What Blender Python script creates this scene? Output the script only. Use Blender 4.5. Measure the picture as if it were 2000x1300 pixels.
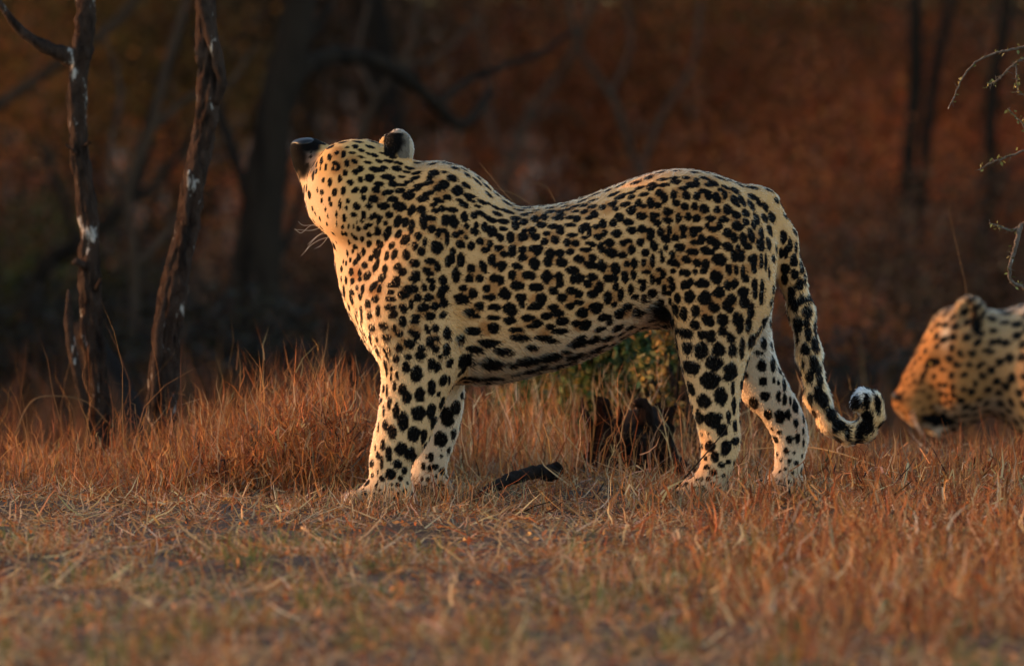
import bpy, math, random
import numpy as np
from mathutils import Vector

for o in list(bpy.data.objects):
    bpy.data.objects.remove(o, do_unlink=True)
SC = bpy.context.scene
COL = SC.collection
RS = np.random.RandomState(7)
random.seed(7)

# ------------------------------------------------------------------ camera
F_PX = 12013.0                      # focal length in pixels of a 2000 px wide frame
CAM = np.array([0.0, -12.0, 0.90])
PITCH = math.atan(0.565 / 12.0)
cd = bpy.data.cameras.new('camera')
cam = bpy.data.objects.new('camera', cd)
COL.objects.link(cam)
cam.location = CAM
cam.rotation_euler = (math.pi / 2 - PITCH, 0, 0)
cd.sensor_width = 36.0
cd.lens = F_PX / 2000.0 * 36.0
cd.clip_start = 0.1
cd.clip_end = 2000.0
cd.dof.use_dof = True
cd.dof.focus_distance = 11.93
cd.dof.aperture_fstop = 3.9
SC.camera = cam

# ------------------------------------------------------------------ sky and sun
SUN_EL, SUN_AZ = math.radians(9.0), math.radians(13.0)   # low sun from the left, a little behind
to_sun = Vector((-math.cos(SUN_AZ) * math.cos(SUN_EL), math.sin(SUN_AZ) * math.cos(SUN_EL), math.sin(SUN_EL)))
world = bpy.data.worlds.new('World')
SC.world = world
world.use_nodes = True
wn = world.node_tree
bg = wn.nodes['Background']
sky = wn.nodes.new('ShaderNodeTexSky')
sky.sky_type = 'NISHITA'
sky.sun_disc = False
sky.sun_elevation = SUN_EL
sky.sun_rotation = math.atan2(to_sun.x, to_sun.y)
sky.altitude = 300
sky.air_density = 1.0
sky.dust_density = 1.5
sky.ozone_density = 1.0
wn.links.new(sky.outputs['Color'], bg.inputs['Color'])
bg.inputs['Strength'].default_value = 0.15
sd = bpy.data.lights.new('sun', 'SUN')
sun = bpy.data.objects.new('sun', sd)
COL.objects.link(sun)
sd.energy = 1.3
sd.angle = math.radians(0.6)
sd.color = (1.0, 0.34, 0.085)
sun.rotation_euler = to_sun.to_track_quat('Z', 'Y').to_euler()
SC.view_settings.view_transform = 'Standard'
SC.view_settings.look = 'None'
SC.view_settings.exposure = 1.95
SC.view_settings.gamma = 1.0
SC.view_settings.use_curve_mapping = False
SC.cycles.use_denoising = True
SC.cycles.max_bounces = 8
SC.cycles.transparent_max_bounces = 8
SC.cycles_curves.shape = 'RIBBONS'

# ------------------------------------------------------------------ helpers
SP, CP = math.sin(PITCH), math.cos(PITCH)

def P(u, v, y):
    """the point of the plane at depth y that the photo shows at (u, v)"""
    rx = (u - 1000.0) / F_PX
    ru = (650.0 - v) / F_PX
    dy = CP + ru * SP
    dz = -SP + ru * CP
    t = (y - CAM[1]) / dy
    return np.array([rx * t, y, CAM[2] + dz * t])

def project(p):
    d = p - CAM
    dep = d[..., 1] * CP - d[..., 2] * SP
    up = d[..., 1] * SP + d[..., 2] * CP
    return 1000 + F_PX * d[..., 0] / dep, 650 - F_PX * up / dep

def smoothstep(a, b, x):
    t = np.clip((x - a) / (b - a), 0, 1)
    return t * t * (3 - 2 * t)

class Noise:
    """cheap smooth 3-D noise: sums of sines"""
    def __init__(s, seed, scale, n=7):
        r = np.random.RandomState(seed)
        d = r.normal(size=(n, 3)); d /= np.linalg.norm(d, axis=1)[:, None]
        s.k = d * (2 * math.pi / scale) * r.uniform(.6, 1.6, (n, 1))
        s.ph = r.uniform(0, 6.28, n); s.n = n
    def __call__(s, p):
        out = np.zeros(p.shape[:-1])
        for k, ph in zip(s.k, s.ph):
            out += np.sin(p @ k + ph)
        return out / math.sqrt(s.n / 2.0) / 2.0

def mesh_obj(name, V, faces=None, quads=None, tris=None, mat=None, parent=None, smooth=True, colors=None, mats=None, mat_idx=None):
    me = bpy.data.meshes.new(name)
    V = np.asarray(V, dtype=np.float32)
    if faces is not None:
        me.from_pydata(V.tolist(), [], faces)
    else:
        loops, starts, n = [], [], 0
        if quads is not None and len(quads):
            q = np.asarray(quads, dtype=np.int32); loops.append(q.ravel()); starts.append(np.arange(len(q)) * 4); n = len(q) * 4
        if tris is not None and len(tris):
            t = np.asarray(tris, dtype=np.int32); loops.append(t.ravel()); starts.append(n + np.arange(len(t)) * 3)
        loops = np.concatenate(loops); starts = np.concatenate(starts)
        me.vertices.add(len(V)); me.vertices.foreach_set('co', V.ravel())
        me.loops.add(len(loops)); me.loops.foreach_set('vertex_index', loops.astype(np.int32))
        me.polygons.add(len(starts)); me.polygons.foreach_set('loop_start', starts.astype(np.int32))
        me.update(calc_edges=True)
    if colors is not None:
        c = np.ones((len(V), 4), dtype=np.float32); c[:, :3] = colors
        at = me.attributes.new('coat', 'FLOAT_COLOR', 'POINT'); at.data.foreach_set('color', c.ravel())
    if mats:
        for m in mats: me.materials.append(m)
        if mat_idx is not None: me.polygons.foreach_set('material_index', np.asarray(mat_idx, dtype=np.int32))
    elif mat: me.materials.append(mat)
    if smooth: me.polygons.foreach_set('use_smooth', np.ones(len(me.polygons), dtype=bool))
    me.update()
    o = bpy.data.objects.new(name, me)
    COL.objects.link(o)
    if parent: o.parent = parent
    return o

def tag(o, label=None, cat=None, group=None, kind=None):
    if label: o['label'] = label
    if cat: o['category'] = cat
    if group: o['group'] = group
    if kind: o['kind'] = kind
    return o

def empty(name, loc=(0, 0, 0)):
    o = bpy.data.objects.new(name, None); COL.objects.link(o); o.location = loc
    o.empty_display_size = .05
    return o

def child(o, parent):
    """parent keeping world place (parents here are unrotated empties)"""
    o.parent = parent
    o.location = Vector(o.location) - Vector(parent.location) if parent.location.length else o.location
    return o

def catmull(pts, n):
    pts = np.asarray(pts, dtype=float)
    if len(pts) == 2:
        t = np.linspace(0, 1, n)[:, None]; return pts[0] * (1 - t) + pts[1] * t
    q = np.vstack([2 * pts[0] - pts[1], pts, 2 * pts[-1] - pts[-2]])
    out = []
    ts = np.linspace(0, len(pts) - 1 - 1e-6, n)
    for t in ts:
        i = int(t); f = t - i
        a, b, c, d = q[i], q[i + 1], q[i + 2], q[i + 3]
        out.append(.5 * ((2 * b) + (c - a) * f + (2 * a - 5 * b + 4 * c - d) * f * f + (3 * b - a - 3 * c + d) * f ** 3))
    return np.array(out)

def tube(path, radii, sides=8, rough=0.0, nz=None, caps=True, squash=None):
    path = np.asarray(path, float); n = len(path)
    radii = np.interp(np.linspace(0, 1, n), np.linspace(0, 1, len(radii)), radii)
    tan = np.gradient(path, axis=0); tan /= np.linalg.norm(tan, axis=1)[:, None] + 1e-9
    ref = np.array([0.13, 1.0, 0.21]) if abs(tan[0] @ np.array([0, 1, 0])) < .9 else np.array([1.0, 0, 0])
    V = []
    for i in range(n):
        s = np.cross(tan[i], ref); s /= np.linalg.norm(s) + 1e-9
        b = np.cross(s, tan[i])
        a = np.linspace(0, 2 * math.pi, sides, endpoint=False)
        ring = np.cos(a)[:, None] * s + np.sin(a)[:, None] * b
        r = np.full(sides, radii[i])
        if nz is not None: r = r * (1 + rough * nz(path[i] + ring * radii[i]))
        V.append(path[i] + ring * r[:, None])
    V = np.concatenate(V)
    i = np.arange(n - 1)[:, None] * sides; j = np.arange(sides)[None]; jn = (j + 1) % sides
    Q = np.stack([i + j, i + jn, i + sides + jn, i + sides + j], -1).reshape(-1, 4)
    T = []
    if caps:
        V = np.vstack([V, path[0], path[-1]]); c0 = n * sides; c1 = c0 + 1
        jj = np.arange(sides); jjn = (jj + 1) % sides
        T = np.vstack([np.stack([jjn, jj, np.full(sides, c0)], -1), np.stack([(n - 1) * sides + jj, (n - 1) * sides + jjn, np.full(sides, c1)], -1)])
    return V, Q, np.array(T, dtype=int).reshape(-1, 3)

def merge(parts):
    V, Q, T, n = [], [], [], 0
    for v, q, t in parts:
        V.append(v); Q.append(np.asarray(q, int).reshape(-1, 4) + n); T.append(np.asarray(t, int).reshape(-1, 3) + n); n += len(v)
    return np.concatenate(V), np.concatenate(Q), np.concatenate(T)

# ------------------------------------------------------------------ materials
def new_mat(name):
    m = bpy.data.materials.new(name); m.use_nodes = True
    nt = m.node_tree
    return m, nt, nt.nodes['Principled BSDF'], nt.nodes['Material Output']

def ramp_noise(nt, scale, stops, detail=6, rough=.6, coord='Object', stretch=None):
    tc = nt.nodes.new('ShaderNodeTexCoord'); src = tc.outputs[coord]
    if stretch:
        mp = nt.nodes.new('ShaderNodeMapping'); mp.inputs['Scale'].default_value = stretch
        nt.links.new(src, mp.inputs['Vector']); src = mp.outputs['Vector']
    nz = nt.nodes.new('ShaderNodeTexNoise'); nz.inputs['Scale'].default_value = scale
    nz.inputs['Detail'].default_value = detail; nz.inputs['Roughness'].default_value = rough
    nt.links.new(src, nz.inputs['Vector'])
    rp = nt.nodes.new('ShaderNodeValToRGB')
    e = rp.color_ramp.elements
    while len(e) < len(stops): e.new(.5)
    for el, (p, c) in zip(e, stops):
        el.position = p; el.color = (*c, 1)
    nt.links.new(nz.outputs['Fac'], rp.inputs['Fac'])
    return nz, rp

def bark_mat(name, dark, mid, pale, pale_at=.66, scale=14, stretch=(1, 1, .22), bump=.9):
    m, nt, b, out = new_mat(name)
    nz, rp = ramp_noise(nt, scale, [(0.3, dark), (.52, mid), (pale_at, mid), (pale_at + .05, pale)], stretch=stretch)
    nt.links.new(rp.outputs['Color'], b.inputs['Base Color'])
    b.inputs['Roughness'].default_value = .95
    b.inputs['Specular IOR Level'].default_value = .08
    bp = nt.nodes.new('ShaderNodeBump'); bp.inputs['Strength'].default_value = bump; bp.inputs['Distance'].default_value = .01
    nz2, rp2 = ramp_noise(nt, scale * 4, [(.3, (0, 0, 0)), (.7, (1, 1, 1))], stretch=stretch)
    nt.links.new(rp2.outputs['Color'], bp.inputs['Height']); nt.links.new(bp.outputs['Normal'], b.inputs['Normal'])
    return m

def leafy_mat(name, trans=.4):
    """colour comes with the blade or leaf; thin, so light passes through it"""
    m, nt, b, out = new_mat(name)
    nt.nodes.remove(b)
    at = nt.nodes.new('ShaderNodeAttribute'); at.attribute_name = 'coat'
    d = nt.nodes.new('ShaderNodeBsdfDiffuse'); t = nt.nodes.new('ShaderNodeBsdfTranslucent')
    g = nt.nodes.new('ShaderNodeBsdfGlossy'); g.inputs['Roughness'].default_value = .45
    g.inputs['Color'].default_value = (.9, .9, .9, 1)
    mx = nt.nodes.new('ShaderNodeMixShader'); mx.inputs['Fac'].default_value = trans
    mg = nt.nodes.new('ShaderNodeMixShader'); mg.inputs['Fac'].default_value = .015
    for n_ in (d, t): nt.links.new(at.outputs['Color'], n_.inputs['Color'])
    nt.links.new(d.outputs[0], mx.inputs[1]); nt.links.new(t.outputs[0], mx.inputs[2])
    nt.links.new(mx.outputs[0], mg.inputs[1]); nt.links.new(g.outputs[0], mg.inputs[2])
    nt.links.new(mg.outputs[0], out.inputs['Surface'])
    return m

def plain_mat(name, col, rough=.6, spec=.5):
    m, nt, b, out = new_mat(name)
    nz, rp = ramp_noise(nt, 60, [(.3, tuple(c * .8 for c in col)), (.7, col)])
    nt.links.new(rp.outputs['Color'], b.inputs['Base Color'])
    b.inputs['Roughness'].default_value = rough
    b.inputs['Specular IOR Level'].default_value = spec
    return m

M_BARK = bark_mat('weathered_bark', (.006, .0045, .004), (.046, .028, .020), (.42, .39, .35), pale_at=.60, scale=30, stretch=(1, 1, .38))
M_DARKBARK = bark_mat('dark_bark', (.006, .004, .003), (.024, .016, .011), (.05, .036, .026), pale_at=.68)
M_GREYBARK = bark_mat('grey_bark', (.030, .018, .012), (.075, .046, .030), (.12, .08, .055))
M_CHAR = bark_mat('charred_wood', (.004, .003, .003), (.016, .011, .009), (.10, .06, .04), pale_at=.70, scale=22)
M_STUMP = bark_mat('stump_bark', (.004, .002, .0015), (.022, .010, .006), (.11, .055, .032), pale_at=.61, scale=45, stretch=(1, 1, .3), bump=1.0)
M_TWIG = bark_mat('thorn_twig_bark', (.10, .075, .055), (.20, .155, .12), (.50, .47, .43), pale_at=.60, scale=60, stretch=(1, 1, 1))
M_LEAF = leafy_mat('leaf', .35)
M_GRASS = leafy_mat('dry_blade', .48)

# ------------------------------------------------------------------ terrain
gn1, gn2 = Noise(3, .55), Noise(4, .16)
def H(x, y):
    x = np.asarray(x, float); y = np.asarray(y, float)
    p = np.stack([x, y, np.zeros_like(x)], -1)
    near = np.exp(-((x / 5) ** 2 + (y / 6) ** 2))
    h = (gn1(p) * .012 + gn2(p) * .005) * near
    edge = 1.15 + .25 * np.sin(x * 1.3 + .5)
    h = h - .55 * smoothstep(edge, edge + 2.2, y)
    h = h + .30 * smoothstep(8, 40, y) + 3.0 * smoothstep(60, 260, y)
    return h

def graded(lo, a, b, hi, n_mid, n_out):
    t = np.linspace(0, 1, n_out)[1:] ** 2.2
    return np.concatenate([(a + (lo - a) * t)[::-1], np.linspace(a, b, n_mid), b + (hi - b) * t])
gx = graded(-400, -2.6, 2.6, 400, 120, 34)
gy = graded(-120, -4.2, 5.2, 500, 170, 34)
GX, GY = np.meshgrid(gx, gy, indexing='ij')
GV = np.stack([GX, GY, H(GX, GY)], -1).reshape(-1, 3)
ni, nj = GX.shape
ii, jj = np.meshgrid(np.arange(ni - 1), np.arange(nj - 1), indexing='ij')
GQ = np.stack([ii * nj + jj, (ii + 1) * nj + jj, (ii + 1) * nj + jj + 1, ii * nj + jj + 1], -1).reshape(-1, 4)
m, nt, b, out = new_mat('dry_soil')
nz, rp = ramp_noise(nt, 9, [(.30, (.012, .005, .002)), (.5, (.034, .014, .0045)), (.72, (.08, .037, .013))], detail=10, rough=.7)
nt.links.new(rp.outputs['Color'], b.inputs['Base Color']); b.inputs['Roughness'].default_value = .95
bp = nt.nodes.new('ShaderNodeBump'); bp.inputs['Strength'].default_value = .8; bp.inputs['Distance'].default_value = .02
nz2, rp2 = ramp_noise(nt, 60, [(.3, (0, 0, 0)), (.7, (1, 1, 1))], detail=8)
nt.links.new(rp2.outputs['Color'], bp.inputs['Height']); nt.links.new(bp.outputs['Normal'], b.inputs['Normal'])
tag(mesh_obj('ground', GV, quads=GQ, mat=m), 'dry brown earth under the litter and grass', kind='structure')
# ------------------------------------------------------------------ plants: leaves, shrubs, trees
def leaf_cards(centers, size, rs, cols, up=.3):
    """small folded-diamond leaves at the given places"""
    n = len(centers)
    d = rs.normal(size=(n, 3)); d[:, 2] += up; d /= np.linalg.norm(d, axis=1)[:, None]
    e = np.cross(d, rs.normal(size=(n, 3))); e /= np.linalg.norm(e, axis=1)[:, None] + 1e-9
    nn = np.cross(d, e)
    L = (size * rs.uniform(.6, 1.4, n))[:, None]; W = L * .28
    a = centers; t = a + d * L; m_ = a + d * L * .45 + nn * L * .08
    V = np.stack([a, m_ + e * W, t, m_ - e * W], 1).reshape(-1, 3)
    i = np.arange(n)[:, None] * 4
    T = np.concatenate([i + np.array([[0, 1, 2]]), i + np.array([[0, 2, 3]])])
    C = np.repeat(cols, 4, axis=0)
    return V, T, C

def pick_cols(n, palette, rs, jit=.25):
    pal = np.array(palette)
    c = pal[rs.randint(0, len(pal), n)]
    return np.clip(c * (1 + jit * rs.normal(size=(n, 1))) * (1 + .08 * rs.normal(size=(n, 3))), .004, .9)

def shrub(name, x, y, h, w, palette, n_leaf, size, rs, label, cat, group, stems=9, mat_stem=None, base_fill=.15):
    z0 = float(H(x, y))
    root = empty(name, (x, y, z0)); tag(root, label, cat, group)
    K = max(14, int(n_leaf / 45))
    cc = rs.normal(size=(K, 3)); cc /= np.linalg.norm(cc, axis=1)[:, None]
    cc *= (rs.uniform(0, 1, K) ** .45)[:, None]
    cc = cc * np.array([w / 2, w / 2, h * .5 * (1 - base_fill)]) + np.array([0, 0, h * (.5 + base_fill / 2)])
    which = rs.randint(0, K, n_leaf)
    pts = cc[which] + rs.normal(size=(n_leaf, 3)) * np.array([w, w, h]) * .055
    pts[:, 2] = np.maximum(pts[:, 2], .03)
    tone = rs.uniform(.55, 1.35, K)
    cols = pick_cols(n_leaf, palette, rs) * tone[which][:, None]
    V, T, C = leaf_cards(pts, size, rs, cols)
    o = mesh_obj('crown', V, tris=T, mat=M_LEAF, parent=root, smooth=False, colors=C)
    parts = []
    for i in range(stems):
        e = cc[rs.randint(K)]
        mid = e * np.array([.35, .35, .5]) + rs.normal(size=3) * w * .05
        parts.append(tube(catmull([rs.normal(size=3) * np.array([.04, .04, 0]) - np.array([0, 0, .05]), mid, e], 7), [.012 + .008 * h, .004 + .003 * h, .002], 6))
    v_, q_, t_ = merge(parts)
    mesh_obj('stem', v_, quads=q_, tris=t_, mat=mat_stem or M_DARKBARK, parent=root)
    return root

def wood(part, pts, radii, parent, mat, nz=None, rough=.12, sides=12, n=None):
    L = np.linalg.norm(np.diff(np.array(pts), axis=0), axis=1).sum()
    v_, q_, t_ = tube(catmull(pts, n or max(8, int(L / .02))), radii, sides, rough, nz)
    return mesh_obj(part, v_, quads=q_, tris=t_, mat=mat, parent=parent)

rs = np.random.RandomState(5)
RUST = [(0.36, 0.088, 0.0224), (0.28, 0.0748, 0.024), (0.2, 0.0572, 0.0216), (0.4, 0.1232, 0.032)]
BROWN = [(0.1209, 0.0527, 0.0238), (0.0887, 0.0372, 0.0174), (0.1531, 0.0682, 0.0298)]
OLIVE = [(0.0728, 0.063, 0.0123), (0.1001, 0.0798, 0.0168), (0.0455, 0.0462, 0.0112)]
DARK = [(0.0245, 0.0182, 0.0126), (0.035, 0.0224, 0.014), (0.0175, 0.0154, 0.0098)]  # near-black leaves, with the thicket's shade put into the colour
GOLD = [(0.252, 0.1137, 0.0224), (0.189, 0.0875, 0.0224), (0.126, 0.0788, 0.0168)]
kinds = {'rust': (RUST, 'rusty_shrub', 'out-of-focus rust-red dry shrub in the thicket behind the leopards', 'rust-red shrubs of the thicket'),
         'brown': (BROWN, 'brown_shrub', 'out-of-focus grey-brown leafless-looking shrub in the thicket behind the leopards', 'grey-brown shrubs of the thicket'),
         'olive': (OLIVE, 'olive_shrub', 'out-of-focus olive green bush in the thicket behind the leopards', 'olive bushes of the thicket'),
         'gold': (GOLD, 'golden_shrub', 'out-of-focus golden brown bush in the thicket behind the leopards', 'golden brown bushes of the thicket'),
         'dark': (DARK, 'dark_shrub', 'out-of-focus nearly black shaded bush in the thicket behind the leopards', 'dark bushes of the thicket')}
LOOK = {'rust': 'rust-red dry shrub', 'brown': 'grey-brown shrub', 'olive': 'olive green bush', 'gold': 'golden brown bush', 'dark': 'blackish shaded bush'}
SPOTS_U = [(-9999, -40, 'beyond the left edge'), (-40, 110, 'at the left edge'), (110, 260, 'behind the left bare trunk'), (260, 420, 'behind the leaning bare trunk'), (420, 580, 'left of the raised muzzle'),
           (580, 730, 'behind the raised head'), (730, 860, 'behind the withers'), (860, 1000, 'above the hollow of the back'), (1000, 1150, 'above the middle of the back'), (1150, 1290, 'above the loins'),
           (1290, 1430, 'above the hips'), (1430, 1560, 'above the tail root'), (1560, 1680, 'behind the hanging tail'), (1680, 1790, 'above the tail tip'), (1790, 1900, 'above the second leopard\'s face'),
           (1900, 2010, 'above the second leopard\'s neck'), (2010, 9999, 'beyond the right edge')]
seen_labels = {}
def shrub_label(kind, x, y, h):
    u = 1000 + F_PX * x / (y + 12)
    where = [w for a, b_, w in SPOTS_U if a <= u < b_][0]
    size = 'low' if h < 1.3 else 'tall'
    dist = 'nearer' if y < 11 else ('middle' if y < 20 else 'far')
    lab = f'{size} {LOOK[kind]} in the {dist} thicket {where}'
    return lab
def bush(kind, u, y, h, w, n=1500, size=.05):
    pal, nm, lab, grp = kinds[kind]
    x = (u - 1000.0) / F_PX * (y + 12.0)
    shrub(nm, x, y, h, w, pal, n, size, rs, shrub_label(kind, x, y, h), 'shrub', grp)
# low growth in the dip
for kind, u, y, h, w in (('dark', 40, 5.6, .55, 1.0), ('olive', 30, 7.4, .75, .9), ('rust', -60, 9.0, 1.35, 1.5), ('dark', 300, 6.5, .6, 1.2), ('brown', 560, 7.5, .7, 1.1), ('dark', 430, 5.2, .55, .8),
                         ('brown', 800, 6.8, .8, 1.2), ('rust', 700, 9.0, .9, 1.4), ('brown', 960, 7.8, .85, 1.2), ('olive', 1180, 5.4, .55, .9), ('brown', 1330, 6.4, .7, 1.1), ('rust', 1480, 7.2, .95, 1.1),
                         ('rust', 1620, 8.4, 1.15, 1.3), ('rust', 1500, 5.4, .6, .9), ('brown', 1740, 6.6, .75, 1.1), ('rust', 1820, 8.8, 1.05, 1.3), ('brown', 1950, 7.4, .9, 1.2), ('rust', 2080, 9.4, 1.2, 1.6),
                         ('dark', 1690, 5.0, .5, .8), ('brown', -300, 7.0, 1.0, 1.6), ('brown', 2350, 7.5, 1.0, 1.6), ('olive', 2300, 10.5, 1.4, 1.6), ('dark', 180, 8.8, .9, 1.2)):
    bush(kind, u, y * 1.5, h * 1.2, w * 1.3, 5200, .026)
# the tall thicket
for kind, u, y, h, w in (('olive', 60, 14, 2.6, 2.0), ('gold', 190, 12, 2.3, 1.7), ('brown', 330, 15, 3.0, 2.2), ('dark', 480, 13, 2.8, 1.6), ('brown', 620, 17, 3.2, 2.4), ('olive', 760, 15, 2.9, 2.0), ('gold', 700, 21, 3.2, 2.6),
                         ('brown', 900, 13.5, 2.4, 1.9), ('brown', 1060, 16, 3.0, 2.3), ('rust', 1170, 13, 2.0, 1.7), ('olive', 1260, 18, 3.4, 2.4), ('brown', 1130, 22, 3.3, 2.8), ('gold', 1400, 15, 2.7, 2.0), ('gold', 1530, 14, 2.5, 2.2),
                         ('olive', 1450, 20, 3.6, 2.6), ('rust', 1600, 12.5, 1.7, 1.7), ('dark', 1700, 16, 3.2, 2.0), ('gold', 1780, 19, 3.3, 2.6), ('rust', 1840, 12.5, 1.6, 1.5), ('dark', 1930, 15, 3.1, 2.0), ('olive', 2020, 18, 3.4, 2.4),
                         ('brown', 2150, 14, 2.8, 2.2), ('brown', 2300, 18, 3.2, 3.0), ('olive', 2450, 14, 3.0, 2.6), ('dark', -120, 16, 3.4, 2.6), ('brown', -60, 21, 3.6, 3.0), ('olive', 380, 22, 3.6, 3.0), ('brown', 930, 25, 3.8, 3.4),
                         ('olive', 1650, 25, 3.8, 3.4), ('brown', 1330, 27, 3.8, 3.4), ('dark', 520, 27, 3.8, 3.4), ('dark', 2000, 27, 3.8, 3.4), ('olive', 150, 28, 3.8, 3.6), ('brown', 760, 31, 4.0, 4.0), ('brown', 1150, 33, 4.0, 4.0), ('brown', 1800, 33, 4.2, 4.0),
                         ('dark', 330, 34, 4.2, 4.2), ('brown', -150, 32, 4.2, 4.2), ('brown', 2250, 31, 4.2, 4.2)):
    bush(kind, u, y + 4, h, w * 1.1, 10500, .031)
# the bush goes on to either side; on the left, unseen bushes are added to block the low sun
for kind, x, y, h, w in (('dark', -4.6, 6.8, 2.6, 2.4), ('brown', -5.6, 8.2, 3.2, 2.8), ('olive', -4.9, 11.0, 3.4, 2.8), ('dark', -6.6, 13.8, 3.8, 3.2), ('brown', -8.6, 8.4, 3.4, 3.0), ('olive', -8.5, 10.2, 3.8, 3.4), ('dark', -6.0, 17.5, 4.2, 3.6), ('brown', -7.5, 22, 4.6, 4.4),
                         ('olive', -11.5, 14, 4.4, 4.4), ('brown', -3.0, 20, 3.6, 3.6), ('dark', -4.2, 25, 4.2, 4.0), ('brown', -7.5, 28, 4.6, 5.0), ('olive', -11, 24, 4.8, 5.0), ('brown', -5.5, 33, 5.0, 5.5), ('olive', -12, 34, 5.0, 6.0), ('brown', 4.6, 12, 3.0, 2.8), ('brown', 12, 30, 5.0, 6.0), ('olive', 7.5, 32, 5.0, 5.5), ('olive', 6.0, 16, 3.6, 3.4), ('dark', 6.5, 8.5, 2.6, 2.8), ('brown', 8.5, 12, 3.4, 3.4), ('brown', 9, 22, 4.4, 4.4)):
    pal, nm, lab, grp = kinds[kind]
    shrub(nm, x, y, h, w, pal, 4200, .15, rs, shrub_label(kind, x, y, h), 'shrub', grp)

# trees added with crowns out of view to keep the sky off the thicket
def shade_tree(x, y, h, w, label):
    z0 = float(H(x, y)); root = empty('added_shade_tree'); tag(root, label, 'tree', 'trees added to shade the thicket')
    wood('trunk', [np.array([x, y, z0 - .1]), np.array([x + .05, y, z0 + .9]), np.array([x - .08, y + .1, z0 + 1.9]), np.array([x, y, z0 + 2.8])], [.11, .085, .08, .06], root, M_DARKBARK, Noise(130, .3), .12, 14, 40)
    K = 90
    cc = rs.normal(size=(K, 3)); cc /= np.linalg.norm(cc, axis=1)[:, None]; cc *= (rs.uniform(0, 1, K) ** .4)[:, None]
    cc = cc * np.array([w / 2, w / 2, h * .22]) + np.array([x, y, z0 + h * .75])
    for i in range(7):
        e = cc[rs.randint(K)]
        wood('limb', [np.array([x - .04, y + .05, z0 + 2.0 + .1 * i]), (np.array([x, y, z0 + 2.6]) + e) / 2 + rs.normal(size=3) * .1, e], [.05, .035, .015], root, M_DARKBARK, None, 0, 8, 14)
    n_ = 5200; which = rs.randint(0, K, n_)
    pts = cc[which] + rs.normal(size=(n_, 3)) * np.array([w, w, h * .5]) * .06
    V, T, C = leaf_cards(pts, .17, rs, pick_cols(n_, OLIVE + BROWN, rs))
    mesh_obj('crown', V, tris=T, mat=M_LEAF, parent=root, smooth=False, colors=C)
for i, (x, y, h, w) in enumerate(((-2.9, 8.6, 5.2, 5.0), (5.2, 11.5, 5.4, 5.0), (-.6, 15.5, 6.0, 6.0), (-5.5, 15.0, 6.0, 6.0), (4.6, 18.0, 6.2, 6.2), (.8, 24, 6.6, 6.6))):
    shade_tree(x, y, h, w, ['added shade tree left of the picture over the near thicket', 'added shade tree right of the picture over the near thicket', 'added shade tree behind the withers, crown above the picture', 'added shade tree far left of the picture, crown over the bushes', 'added shade tree far right of the picture, crown over the bushes', 'added shade tree farthest back, above the middle of the back'][i])

# out-of-focus dead trees among the bushes
def far_tree(name, label, y, limbs, mat, group=None):
    b0 = P(*limbs[0][0][0], y); z0 = float(H(b0[0], y))
    root = empty(name); tag(root, label, 'tree', group)
    for i, (pts, r0, r1) in enumerate(limbs):
        q = [P(u, v, y + (j * .12 if i else 0)) for j, (u, v) in enumerate(pts)]
        if i == 0: q = [np.array([q[0][0], y, z0 - .05])] + q[1:] if q[0][2] < z0 + .6 else [np.array([q[0][0] - .02, y, z0 - .05])] + q
        k = (y + 12) / F_PX
        wood('trunk' if i == 0 else 'branch', q, [r0 * k, (r0 + r1) / 2 * k, r1 * k], root, mat, Noise(40 + i, .15), .12, 10, 26)
    return root
far_tree('dead_tree', 'dark forked dead tree with an arching limb, out of focus behind the raised head', 8.0,
         [([(478, 900), (488, 720), (505, 520), (515, 380), (540, 200), (585, 20), (600, -260)], 58, 26), ([(535, 225), (575, 150), (640, 112), (720, 115), (790, 150), (850, 205), (905, 245), (960, 180)], 22, 10),
          ([(508, 450), (455, 300), (425, 200), (380, 60)], 14, 6), ([(560, 120), (640, 20), (700, -120)], 12, 5), ([(850, 205), (930, 150), (1050, 105), (1120, 60)], 9, 4), ([(500, 560), (560, 470), (600, 330)], 10, 4)], M_DARKBARK)
far_tree('dead_tree', 'slanting dark sapling, out of focus behind the left bare trunk', 9.5,
         [([(20, 760), (70, 560), (150, 480), (245, 400), (285, 270), (330, 120), (400, -120)], 20, 10), ([(150, 480), (110, 350), (60, 250)], 8, 3), ([(245, 400), (330, 330), (420, 190)], 9, 4)], M_DARKBARK)
far_tree('dead_tree', 'thin forked dead tree, far out of focus above the middle of the back', 13.0,
         [([(985, 620), (985, 420), (1005, 300), (1040, 215), (1110, 120), (1180, -60)], 11, 6), ([(1000, 320), (960, 250), (950, 150), (935, 20)], 7, 4), ([(1030, 235), (1095, 210), (1140, 250)], 6, 3)], M_GREYBARK)
far_tree('dead_tree', 'pair of dark upright stems, out of focus right of the rump', 12.0,
         [([(1765, 640), (1768, 480), (1775, 300), (1790, 120), (1780, -120)], 20, 12), ([(1768, 540), (1800, 380), (1815, 220), (1850, 40), (1900, -120)], 14, 8)], M_DARKBARK)
far_tree('dead_tree', 'leaning dark trunk, out of focus above the second leopard', 12.0,
         [([(1905, 640), (1915, 500), (1935, 380), (1935, 220), (1960, 60), (1990, -150)], 19, 10), ([(1932, 400), (1975, 330), (2020, 300)], 9, 4)], M_DARKBARK)
far_tree('dead_tree', 'thin pale grey leaning stem, out of focus at the upper left edge', 10.5,
         [([(-160, 520), (-60, 260), (20, 190), (110, 128), (240, 30), (330, -120)], 13, 8)], M_GREYBARK)
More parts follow.
